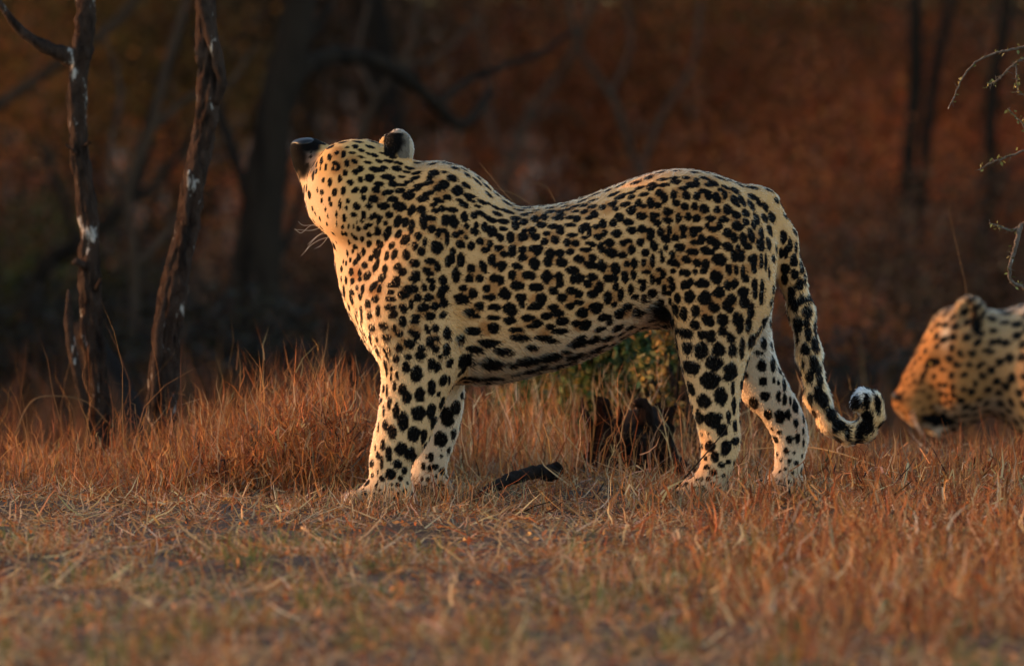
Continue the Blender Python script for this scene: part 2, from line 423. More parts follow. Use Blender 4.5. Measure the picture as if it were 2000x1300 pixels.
far_tree('dead_tree', 'tangled bare sapling with slanting limbs, out of focus between the two bare trunks', 8.5,
         [([(250, 800), (262, 560), (250, 380), (300, 240), (330, 110), (390, -80)], 11, 6), ([(252, 400), (215, 300), (235, 180), (200, 60)], 7, 3), ([(290, 260), (370, 190), (440, 170), (500, 90)], 7, 3), ([(258, 520), (330, 450), (395, 330), (460, 300)], 8, 3)], M_GREYBARK)
far_tree('dead_tree', 'crooked thin dead stem, out of focus above the withers', 10.0,
         [([(700, 640), (712, 460), (690, 330), (730, 200), (800, 90), (830, -80)], 10, 5), ([(700, 380), (640, 300), (610, 220)], 6, 3), ([(735, 195), (700, 110), (720, 0)], 6, 3), ([(770, 130), (850, 110), (930, 40)], 6, 3)], M_GREYBARK)
far_tree('dead_tree', 'slanting forked dead stem, out of focus above the loins', 11.0,
         [([(1330, 640), (1300, 460), (1240, 320), (1200, 200), (1130, 90), (1100, -60)], 10, 5), ([(1250, 340), (1290, 230), (1350, 130), (1370, 0)], 7, 3), ([(1190, 190), (1230, 90), (1220, -40)], 5, 3)], M_GREYBARK)
def on_earth(u, v, up):
    """the place on the ground, raised by up, that the photo shows at (u, v)"""
    y = np.linspace(3, 40, 1500)
    q = np.array([P(u, v, t) for t in y]); g = H(q[:, 0], y) + up
    return q[np.argmin(np.abs(q[:, 2] - g) + .002 * y)]
lg = wood('fallen_log', [on_earth(-260, 640, .10), on_earth(-20, 645, .10), on_earth(130, 655, .10), on_earth(300, 672, .09), on_earth(440, 700, .07), on_earth(520, 730, .05)], [.10, .115, .125, .11, .08, .05], None, M_CHAR, Noise(50, .3), .14, 14, 70)
tag(lg, 'nearly black fallen log lying behind the two bare trunks at left', 'log')
bz = P(318, 1000, 4.0); bz[2] = float(H(bz[0], 4.0)) - .05
lg2 = wood('leaning_snag', [bz, P(300, 930, 4.0), P(262, 830, 4.1), P(205, 720, 4.2), P(160, 640, 4.3)], [.055, .05, .045, .045, .03], None, M_CHAR, Noise(51, .2), .14, 12, 40)
tag(lg2, 'black broken snag leaning left out of the ground behind the bare trunks', 'snag')

# ------------------------------------------------------------------ the two bare trunks at left
def sapling(label, y, pts, radii, limbs, nz_seed, base_u):
    root = empty('bare_trunk'); tag(root, label, 'tree', 'bare trunks at left')
    k = (y + 12) / F_PX
    q = [P(u, v, y) for u, v in pts]
    z0 = float(H(q[0][0], y)); q[0] = np.array([q[0][0], y, z0 - .06])
    L = catmull(q, 190)
    rn = np.random.RandomState(nz_seed)
    n1, n2 = Noise(nz_seed, .035), Noise(nz_seed + 1, .010, 9)
    rad = np.interp(np.linspace(0, 1, 190), np.linspace(0, 1, len(radii)), radii) * k
    a = np.linspace(0, 2 * math.pi, 40, endpoint=False)
    V = []
    for c, r in zip(L, rad):
        ring = np.stack([np.cos(a), np.sin(a), np.zeros(40)], -1)
        pp = c + ring * r
        str_ = pp * np.array([1, 1, .28])
        g = 1 + .18 * n1(str_) + .20 * n2(str_ * np.array([1, 1, .6])) 
        V.append(c + ring * (r * g)[:, None])
    V = np.concatenate(V); sides = 40; n = 190
    i = np.arange(n - 1)[:, None] * sides; j = np.arange(sides)[None]; jn = (j + 1) % sides
    Q = np.stack([i + j, i + jn, i + sides + jn, i + sides + j], -1).reshape(-1, 4)
    mesh_obj('trunk', V, quads=Q, mat=M_BARK, parent=root)
    for nm, lp, lr in limbs:
        wood(nm, [P(u, v, y + dy) for u, v, dy in lp], [r * k for r in lr], root, M_BARK, Noise(nz_seed + 5, .03), .2, 12)
    return root
sapling('slim charred bare trunk nearest the left edge, with a split bark flap low down', 1.25,
        [(206, 850), (190, 760), (178, 640), (176, 560), (174, 460), (163, 370), (152, 260), (152, 150), (160, 80), (170, -60), (150, -260)], [27, 23, 21, 20, 18, 17, 17, 18, 20, 15, 9],
        [('branch', [(152, 118, 0), (128, 108, -.01), (95, 96, -.02), (40, 60, -.03), (-20, -20, -.05)], [20, 16, 14, 9, 5]),
         ('bark_flap', [(180, 850, -.03), (158, 760, -.035), (142, 690, -.035), (134, 620, -.03), (134, 565, -.025)], [6, 9, 10, 9, 3]),
         ('twig_stub', [(150, 300, -.02), (138, 290, -.03), (128, 283, -.03)], [4, 3, 3]), ('twig_stub', [(166, 285, -.02), (174, 278, -.03), (178, 280, -.03)], [4, 3, 2]),
         ('twig_stub', [(165, 520, -.02), (150, 512, -.03), (142, 515, -.03)], [9, 8, 4]), ('twig_stub', [(186, 565, -.02), (194, 552, -.03), (197, 543, -.03)], [4, 3, 2]),
         ('branch', [(168, -40, 0), (240, -140, .02), (330, -300, .03)], [10, 7, 4])], 61, 206)
sapling('charred bare trunk leaning right, second from the left edge', 1.15,
        [(312, 850), (318, 760), (325, 680), (335, 600), (352, 500), (370, 410), (385, 320), (402, 240), (410, 160), (405, 90), (402, -60), (420, -260)], [30, 28, 26, 26, 23, 21, 21, 22, 22, 21, 16, 9],
        [('branch', [(418, 200, -.01), (432, 165, -.02), (428, 130, -.02), (418, 90, -.02), (395, 0, -.02), (380, -150, 0)], [12, 11, 12, 13, 10, 5]),
         ('bark_flap', [(300, 800, -.03), (306, 720, -.035), (312, 640, -.035), (322, 580, -.03)], [5, 10, 9, 3]),
         ('twig_stub', [(372, 370, -.025), (368, 345, -.03), (370, 332, -.03)], [8, 7, 4]), ('bark_flap', [(365, 440, -.03), (364, 400, -.032), (368, 370, -.03)], [4, 6, 3])], 71, 312)

# ------------------------------------------------------------------ charred stump, fallen branch, green bush under the belly
def stump():
    y = .78
    c = P(1235, 925, y); c[2] = float(H(c[0], y))
    root = empty('charred_stump'); tag(root, 'low hollow burnt stump standing between the leopard\'s legs', 'stump')
    na, rows = 120, 30
    a = np.linspace(0, 2 * math.pi, na, endpoint=False)
    rn = np.random.RandomState(8)
    jag = np.convolve(np.tile(rn.uniform(0, 1, na), 3), np.ones(4) / 4, 'same')[na:2 * na] + .35 * rn.uniform(-1, 1, na)
    # angle 0 = +x, -90 deg = toward the camera
    deg = np.degrees(a)
    hgt = .075 + .085 * jag + .05 * np.exp(-(((deg - 200 + 180) % 360 - 180) / 50) ** 2)
    back = np.exp(-(((deg - 70 + 180) % 360 - 180) / 55) ** 2); hgt += .045 * back
    gap = np.exp(-(((deg - 285 + 180) % 360 - 180) / 34) ** 2); hgt -= .11 * gap; hgt *= .85
    n1, n2 = Noise(81, .06), Noise(82, .013, 9)
    Vo, Vi = [], []
    for r_ in range(rows):
        t = r_ / (rows - 1)
        R = (.105 - .028 * t) * np.array([1.0])
        ring = np.stack([np.cos(a) * 1.0, np.sin(a) * .8, np.zeros(na)], -1)
        z = c[2] - .03 + (hgt + .03) * t
        po = c + ring * R; po[:, 2] = z
        s = po * np.array([1, 1, .3])
        po[:, :2] = c[:2] + (ring * (R * (1 + .16 * n1(s) + .17 * n2(s)))[:, None])[:, :2]
        Vo.append(po)
        pi = po.copy(); pi[:, :2] = c[:2] + (po[:, :2] - c[:2]) * (.80 - .05 * t); pi[:, 2] = z - .004
        Vi.append(pi)
    V = np.concatenate(Vo + Vi[::-1])
    n = rows * 2
    i = np.arange(n - 1)[:, None] * na; j = np.arange(na)[None]; jn = (j + 1) % na
    Q = np.stack([i + j, i + jn, i + na + jn, i + na + j], -1).reshape(-1, 4)
    idx = (np.repeat(np.arange(n - 1), na) >= rows).astype(int)
    mesh_obj('shell', V, quads=Q, mats=[M_STUMP, M_CHAR], mat_idx=idx, parent=root)
    wood('core', [c + np.array([.03, .02, -.02]), c + np.array([.028, .03, .09]), c + np.array([.02, .03, .14])], [.06, .058, .03], root, M_CHAR, Noise(83, .04), .25, 16, 16)
    wood('splinter', [P(1166, 860, y - .03), P(1152, 826, y - .03), P(1138, 800, y - .03), P(1138, 776, y - .03)], [.012, .010, .007, .002], root, M_STUMP, Noise(84, .03), .2, 10)
    wood('splinter', [P(1258, 830, y - .02), P(1262, 800, y - .02), P(1252, 786, y - .02), P(1238, 790, y - .03)], [.020, .017, .013, .005], root, M_STUMP, Noise(86, .03), .25, 12)
    wood('root', [P(1160, 915, y - .06), P(1120, 925, y - .10), P(1070, 940, y - .14)], [.02, .014, .006], root, M_STUMP, Noise(87, .03), .2, 8)
    wood('root', [P(1315, 905, y - .04), P(1345, 925, y - .08), P(1380, 935, y - .12)], [.024, .016, .007], root, M_STUMP, Noise(88, .03), .2, 8)
stump()
fb = wood('fallen_branch', [P(915, 990, .02), P(955, 956, .12), P(1000, 934, .22), P(1045, 922, .30), P(1078, 922, .34), P(1092, 908, .35)], [.007, .010, .012, .013, .019, .012], None, M_CHAR, Noise(90, .03), .22, 12, 50)
tag(fb, 'short blackened branch lying on the ground in front of the stump', 'branch')
shrub('green_bush', P(1215, 800, 1.7)[0], 1.7, .46, .46, [(.035, .065, .018), (.05, .085, .024), (.028, .05, .016), (.16, .13, .03)], 5200, .024, rs, 'small dark green leafy bush seen under the belly behind the stump', 'bush', None, 12)
shrub('green_bush', P(1130, 800, 2.1)[0], 2.1, .40, .40, [(.03, .055, .016), (.045, .075, .022), (.025, .045, .015), (.10, .09, .025)], 3800, .022, rs, 'low dark green bush under the middle of the belly, left of the stump', 'bush', None, 10)
shrub('yellowing_bush', P(1330, 800, 1.3)[0], 1.3, .42, .20, [(.20, .12, .03), (.10, .09, .025), (.28, .17, .05)], 700, .018, rs, 'thin yellowing twiggy bush right behind the stump', 'bush', None, 14)

# ------------------------------------------------------------------ thorn tree reaching in from the right
def thorn_tree():
    y = .12
    root = empty('thorn_tree'); tag(root, 'thorny acacia whose twigs reach in along the right edge', 'tree')
    b0 = P(2420, 960, y + .25); b0[2] = float(H(b0[0], b0[1])) - .05
    trunk = [b0, P(2400, 700, y + .2), P(2350, 420, y + .15), P(2300, 180, y + .1), P(2240, -80, y + .1), P(2200, -400, y + .1)]
    wood('trunk', trunk, [.055, .045, .038, .03, .02, .012], root, M_GREYBARK, Noise(95, .06), .15, 14, 60)
    rn = np.random.RandomState(12)
    twigs = [([(2280, 100, .1), (2120, 40, .05), (2040, 78, 0), (1984, 95, 0), (1945, 103, 0), (1905, 122, 0), (1880, 152, 0), (1866, 182, 0), (1852, 212, 0)], .0032, .0012),
             ([(2290, 150, .1), (2120, 90, .04), (2010, 112, 0), (1978, 128, 0), (1950, 155, 0), (1928, 168, 0)], .003, .0014),
             ([(2320, 270, .1), (2120, 262, .04), (2020, 262, 0), (1992, 236, 0), (1968, 212, 0)], .0026, .001),
             ([(2330, 330, .1), (2120, 270, .04), (2010, 292, 0), (1960, 309, 0), (1935, 318, 0), (1912, 332, 0)], .0026, .0012),
             ([(2350, 420, .1), (2120, 390, .05), (2020, 425, 0), (1996, 440, 0), (1976, 450, 0), (1955, 443, 0), (1932, 436, 0)], .0052, .0016),
             ([(1994, 440, 0), (1986, 470, -.01), (1980, 495, -.01), (1972, 520, -.02), (1974, 548, -.02), (1992, 558, -.02), (2020, 572, -.02)], .0052, .003),
             ([(1984, 120, 0), (1990, 178, 0), (2030, 190, 0)], .0016, .001)]
    for pts, r0, r1 in twigs:
        path = catmull([P(u, v, y + dy) for u, v, dy in pts], 60)
        path += rn.normal(size=path.shape) * .0006
        v_, q_, t_ = tube(path, [r0, r1], 7, .2, Noise(97, .01))
        tw = mesh_obj('twig', v_, quads=q_, tris=t_, mat=M_TWIG, parent=root)
        parts = []
        for i in range(16, 60, 3):
            d = rn.normal(size=3); d[1] *= .5; d /= np.linalg.norm(d)
            L = rn.uniform(.006, .016)
            parts.append(tube(np.array([path[i], path[i] + d * L * .5, path[i] + d * L]), [.0011, .0006, .0002], 5))
        v_, q_, t_ = merge(parts)
        o = mesh_obj('thorn', v_, quads=q_, tris=t_, mat=M_TWIG, parent=tw); o['kind'] = 'stuff'
        nl = 26
        idx = rn.randint(14, 60, nl)
        lv, lt, lc = leaf_cards(path[idx] + rn.normal(size=(nl, 3)) * .003, .009, rn, pick_cols(nl, [(.14, .13, .04), (.20, .17, .05), (.08, .09, .03)], rn))
        o = mesh_obj('leaf', lv, tris=lt, mat=M_LEAF, parent=tw, smooth=False, colors=lc); o['kind'] = 'stuff'
thorn_tree()
# ------------------------------------------------------------------ leopards: implicit bodies
class Field:
    """signed-distance grid; primitives join by a smooth union"""
    def __init__(s, lo, hi, h):
        s.lo = np.array(lo, float); s.h = h
        s.n = np.ceil((np.array(hi) - s.lo) / h).astype(int) + 1
        s.f = np.full(s.n, .12, dtype=np.float32)
        s.ax = [s.lo[i] + h * np.arange(s.n[i]) for i in range(3)]
    def box(s, lo, hi):
        a = np.clip(np.floor((np.array(lo) - s.lo) / s.h).astype(int), 0, s.n - 1)
        b = np.clip(np.ceil((np.array(hi) - s.lo) / s.h).astype(int) + 1, 1, s.n)
        sl = tuple(slice(i, j) for i, j in zip(a, b))
        X, Y, Z = np.meshgrid(*[s.ax[i][sl[i]] for i in range(3)], indexing='ij')
        return sl, X, Y, Z
    def join(s, sl, d, k):
        d = np.minimum(d, .12)
        a = s.f[sl]
        hh = np.maximum(k - np.abs(a - d), 0) / k
        s.f[sl] = np.minimum(a, d) - hh * hh * k * .25
    def cut(s, sl, d, k):
        a = -s.f[sl]
        hh = np.maximum(k - np.abs(a - d), 0) / k
        s.f[sl] = -(np.minimum(a, d) - hh * hh * k * .25)
    def cone(s, a, ra, b, rb, k=.03, sq=(1, 1, 1)):
        """tapered capsule from a to b"""
        a, b = np.array(a, float), np.array(b, float); R = max(ra, rb) + .1
        sl, X, Y, Z = s.box(np.minimum(a, b) - R, np.maximum(a, b) + R)
        ab = b - a; L = ab @ ab + 1e-9
        t = np.clip(((X - a[0]) * ab[0] + (Y - a[1]) * ab[1] + (Z - a[2]) * ab[2]) / L, 0, 1)
        dx, dy, dz = X - a[0] - t * ab[0], Y - a[1] - t * ab[1], Z - a[2] - t * ab[2]
        d = np.sqrt((dx / sq[0]) ** 2 + (dy / sq[1]) ** 2 + (dz / sq[2]) ** 2) - (ra + (rb - ra) * t)
        s.join(sl, d * min(sq), k)
    def ell(s, c, r, k=.03, rot=None, cut=False):
        c, r = np.array(c, float), np.array(r, float); R = r.max() + .1
        sl, X, Y, Z = s.box(c - R, c + R)
        x, y, z = X - c[0], Y - c[1], Z - c[2]
        if rot is not None:
            rot = np.array(rot); rot = rot / np.linalg.norm(rot, axis=1)[:, None]
            x, y, z = [rot[i][0] * x + rot[i][1] * y + rot[i][2] * z for i in range(3)]
        q = np.sqrt((x / r[0]) ** 2 + (y / r[1]) ** 2 + (z / r[2]) ** 2)
        g = np.sqrt((x / r[0] ** 2) ** 2 + (y / r[1] ** 2) ** 2 + (z / r[2] ** 2) ** 2) + 1e-6
        d = q * (q - 1) / g
        (s.cut if cut else s.join)(sl, d, k)
    def slabs_x(s, st, k=.03, e=2.2):
        """st: x, z_top, z_bottom, half width; ellipses across the x axis"""
        st = np.array(st); x0, x1 = st[0, 0], st[-1, 0]
        sl, X, Y, Z = s.box((x0 - .05, -9, -9), (x1 + .05, 9, 9))
        xs = s.ax[0][sl[0]]
        zt, zb, w = [_smooth_interp(xs, st[:, 0], st[:, i])[:, None, None] for i in (1, 2, 3)]
        a = np.maximum((zt - zb) / 2, .004); c = (zt + zb) / 2
        q = (np.abs((Z - c) / a) ** e + np.abs(Y / w) ** e) ** (1 / e)
        d = (q - 1) * np.minimum(a, w) * .9
        ex = np.maximum(np.maximum(x0 - X, X - x1), 0)
        s.join(sl, np.where(ex > 0, np.sqrt(np.maximum(d, 0) ** 2 + ex ** 2) , d), k)
    def slabs_z(s, st, k=.025, e=2.15):
        """st: z, x_front, x_back, y_centre, half width; ellipses across the z axis"""
        st = np.array(sorted(st, key=lambda r: r[0])); z0, z1 = st[0, 0], st[-1, 0]
        x0, x1 = st[:, 1].min(), st[:, 2].max(); yc0 = st[:, 3].mean()
        sl, X, Y, Z = s.box((x0 - .1, yc0 - .18, z0 - .03), (x1 + .1, yc0 + .18, z1 + .05))
        zs = s.ax[2][sl[2]]
        xf, xb, yc, w = [_smooth_interp(zs, st[:, 0], st[:, i])[None, None, :] for i in (1, 2, 3, 4)]
        a = (xb - xf) / 2; c = (xb + xf) / 2
        q = (np.abs((X - c) / a) ** e + np.abs((Y - yc) / w) ** e) ** (1 / e)
        d = (q - 1) * np.minimum(a, w) * .9
        ez = np.maximum(np.maximum(z0 - Z, Z - z1), 0)
        s.join(sl, np.where(ez > 0, np.sqrt(np.maximum(d, 0) ** 2 + ez ** 2) + ez * .2, d), k)
    def mesh(s, smooth=3):
        f = s.f; ins = f < 0
        n = s.n
        acc = np.zeros(tuple(n - 1) + (3,), dtype=np.float32); cnt = np.zeros(tuple(n - 1), dtype=np.float32)
        quads_raw = []
        for ax in range(3):
            s0 = [slice(None)] * 3; s1 = [slice(None)] * 3
            s0[ax] = slice(0, -1); s1[ax] = slice(1, None)
            fa, fb = f[tuple(s0)], f[tuple(s1)]
            e = np.argwhere((fa < 0) != (fb < 0))
            va, vb = fa[tuple(e.T)], fb[tuple(e.T)]
            t = va / (va - vb)
            pos = e.astype(np.float32).copy(); pos[:, ax] += t
            o1, o2 = [i for i in range(3) if i != ax]
            ok = (e[:, o1] > 0) & (e[:, o2] > 0) & (e[:, o1] < n[o1] - 1) & (e[:, o2] < n[o2] - 1)
            e, pos, va = e[ok], pos[ok], va[ok]
            cells = []
            for d1, d2 in ((-1, -1), (0, -1), (0, 0), (-1, 0)):
                c = e.copy(); c[:, o1] += d1; c[:, o2] += d2
                np.add.at(acc, tuple(c.T), pos); np.add.at(cnt, tuple(c.T), 1)
                cells.append(np.ravel_multi_index(tuple(c.T), tuple(n - 1)))
            q = np.stack(cells, -1)
            flip = (va < 0) if ax != 1 else (va >= 0)
            q[~flip] = q[~flip][:, ::-1]
            quads_raw.append(q)
        Q = np.concatenate(quads_raw)
        used = np.unique(Q)
        V = acc.reshape(-1, 3)[used] / cnt.reshape(-1)[used][:, None]
        Q = np.searchsorted(used, Q)
        E = np.unique(np.sort(np.concatenate([Q[:, [0, 1]], Q[:, [1, 2]], Q[:, [2, 3]], Q[:, [3, 0]]]), axis=1), axis=0)
        for _ in range(smooth):
            sm = np.zeros_like(V); c = np.zeros(len(V))
            for a_, b_ in ((0, 1), (1, 0)):
                for i in range(3): sm[:, i] += np.bincount(E[:, a_], V[E[:, b_], i], len(V))
                c += np.bincount(E[:, a_], minlength=len(V))
            V = V * .4 + .6 * sm / c[:, None]
        V = V * s.h + s.lo
        # normals
        A = V[Q[:, 2]] - V[Q[:, 0]]; B = V[Q[:, 3]] - V[Q[:, 1]]
        fn = np.cross(A, B); N = np.zeros_like(V)
        for k in range(4):
            for i in range(3): N[:, i] += np.bincount(Q[:, k], fn[:, i], len(V))
        N /= np.linalg.norm(N, axis=1)[:, None] + 1e-12
        return V, Q, N, np.linalg.norm(fn, axis=1) / 2

def _smooth_interp(x, xp, fp):
    """monotone cubic through the stations"""
    xp, fp = np.asarray(xp, float), np.asarray(fp, float)
    d = np.diff(fp) / np.diff(xp)
    m_ = np.zeros(len(xp)); m_[1:-1] = (d[1:] + d[:-1]) / 2; m_[0], m_[-1] = d[0], d[-1]
    x = np.clip(x, xp[0], xp[-1]); i = np.clip(np.searchsorted(xp, x) - 1, 0, len(xp) - 2)
    h = xp[i + 1] - xp[i]; t = (x - xp[i]) / h
    return ((2 * t ** 3 - 3 * t ** 2 + 1) * fp[i] + (t ** 3 - 2 * t ** 2 + t) * h * m_[i] + (-2 * t ** 3 + 3 * t ** 2) * fp[i + 1] + (t ** 3 - t ** 2) * h * m_[i + 1])

TAIL = [(1478, 415, .052), (1520, 468, .034), (1546, 540, .0245), (1566, 610, .0222), (1580, 690, .0212), (1596, 775, .0205), (1620, 826, .0195), (1655, 847, .0185),
        (1688, 840, .020), (1705, 812, .019), (1703, 787, .019), (1688, 777, .017), (1676, 788, .0145)]

def build_main_field():
    f = Field((-.47, -.21, -.03), (.77, .21, .77), .0033)
    T = [(664, 520, 562, .035), (676, 492, 600, .06), (695, 470, 636, .085), (720, 440, 680, .105), (760, 400, 712, .12), (800, 372, 735, .13), (850, 336, 748, .135), (900, 350, 750, .14),
         (950, 387, 747, .146), (1000, 402, 741, .152), (1060, 402, 725, .156), (1120, 392, 708, .156), (1180, 370, 683, .15), (1240, 349, 648, .14),
         (1300, 338, 628, .13), (1350, 338, 640, .126), (1400, 345, 650, .122), (1450, 361, 635, .112), (1490, 388, 590, .085), (1512, 420, 545, .055), (1524, 445, 505, .03)]
    f.slabs_x([(P(u, a, 0)[0], P(u, a, 0)[2], P(u, b_, 0)[2], w) for u, a, b_, w in T], k=.02)
    # neck and head
    f.cone(P(872, 480, 0), .140, P(700, 377, .0), .096, k=.03, sq=(1, .92, 1))
    f.ell(P(702, 372, 0), (.098, .096, .094), k=.03)
    f.cone(P(660, 345, .04), .050, P(606, 306, .055), .037, k=.012)
    f.ell(P(600, 322, .055), (.022, .032, .022), k=.012)
    f.cone(P(650, 400, .03), .048, P(616, 352, .05), .030, k=.02)
    f.ell(P(592, 290, .055), (.026, .030, .020), k=.01)
    # brow and cheek
    f.ell(P(672, 312, -.045), (.040, .03, .028), k=.03)
    f.ell(P(700, 420, -.06), (.06, .045, .05), k=.04)
    f.ell(P(704, 492, 0), (.046, .06, .05), k=.04)
    # withers, shoulders, elbows
    f.ell(P(862, 372, 0), (.075, .05, .04), k=.04)
    for s in (-1, 1):
        f.ell(P(815, 565, s * .098), (.082, .062, .165), k=.022, rot=[(1, 0, -.25), (0, 1, 0), (.25, 0, 1)])
        f.ell(P(858, 662, s * .100), (.040, .048, .06), k=.022)
        f.ell(P(1412, 545, s * .078), (.095, .07, .14), k=.03)
        f.ell(P(865, 415, s * .055), (.07, .05, .085), k=.04)
        f.ell(P(1330, 395, s * .06), (.09, .05, .05), k=.05)
    zz = lambda v, y: P(1000, v, y)[2]
    xx = lambda u, y: P(u, 700, y)[0]
    def leg(rows, y):
        f.slabs_z([(zz(v, y), xx(a, y), xx(b_, y), y + (dy * np.sign(y)), w) for v, a, b_, dy, w in rows], k=.022)
    leg([(560, 700, 886, -.01, .058), (640, 712, 893, 0, .060), (700, 740, 897, 0, .057), (735, 745, 893, 0, .053), (770, 743, 876, 0, .047), (820, 736, 854, 0, .043), (860, 727, 838, 0, .041),
         (885, 723, 822, 0, .040), (905, 721, 806, 0, .039), (935, 722, 801, 0, .037), (965, 722, 803, 0, .039), (992, 716, 803, 0, .042)], -.085)
    leg([(640, 720, 888, -.01, .055), (700, 760, 905, 0, .052), (750, 775, 908, 0, .047), (800, 786, 904, 0, .043), (840, 792, 897, 0, .041), (870, 798, 886, 0, .039), (900, 803, 876, 0, .037),
         (930, 803, 870, 0, .035), (960, 801, 868, 0, .037), (980, 795, 868, 0, .04)], .085)
    leg([(470, 1310, 1508, -.02, .05), (560, 1306, 1506, -.005, .066), (600, 1310, 1500, 0, .067), (640, 1315, 1486, 0, .064), (680, 1322, 1470, 0, .058), (720, 1332, 1457, 0, .052), (760, 1343, 1449, 0, .046),
         (800, 1352, 1444, 0, .042), (840, 1363, 1446, 0, .038), (870, 1369, 1446, 0, .035), (900, 1369, 1437, 0, .034), (930, 1356, 1426, 0, .035), (955, 1338, 1415, 0, .039), (985, 1318, 1408, 0, .043)], -.08)
    leg([(560, 1330, 1506, -.01, .055), (600, 1360, 1504, 0, .055), (640, 1380, 1506, 0, .052), (680, 1400, 1511, 0, .05), (720, 1420, 1524, 0, .047), (750, 1435, 1540, 0, .044), (780, 1450, 1556, 0, .041), (810, 1478, 1570, 0, .037),
         (835, 1498, 1577, 0, .033), (860, 1511, 1579, 0, .031), (890, 1514, 1573, 0, .030), (920, 1512, 1567, 0, .031), (945, 1505, 1561, 0, .035), (972, 1488, 1556, 0, .04)], .08)
    # paws: a pad and four toes each
    def paw(u, y, size, fwd=.05):
        c = P(u, 975, y); z = 0.0
        f.ell((c[0], y, .024), (.052 * size, .043 * size, .03), k=.02)
        for i, t in enumerate((-1.5, -.5, .5, 1.5)):
            f.ell((c[0] - fwd * size * (1 - .12 * abs(t)), y + t * .020 * size, .018), (.025 * size, .0115 * size, .019), k=.006)
    paw(752, -.085, 1.05); paw(835, .085, 1.0); paw(1360, -.08, 1.0, .055); paw(1520, .08, .98, .05)
    # tail, sheath
    for (u0, v0, r0), (u1, v1, r1) in zip(TAIL[:-1], TAIL[1:]):
        f.cone(P(u0, v0, .0), r0, P(u1, v1, .0), r1, k=.012 if u0 > 1600 else .02)
    f.cone(P(1262, 612, 0), .022, P(1306, 622, 0), .016, k=.025)
    # ears: cupped shells on the crown
    for y, du, dv in ((-.030, 0, 0), (.075, -14, 8)):
        f.ell(P(780 + du, 289 + dv, y), (.029, .022, .037), k=.006, rot=[(1, .25, .2), (-.25, 1, 0), (-.2, 0, 1)])
        f.cone(P(770 + du, 315 + dv, y), .030, P(776 + du, 300 + dv, y), .022, k=.012)
        f.ell(P(765 + du, 279 + dv, y + .020), (.022, .0165, .029), k=.004, rot=[(1, .25, .3), (-.25, 1, 0), (-.3, 0, 1)], cut=True)
    return f

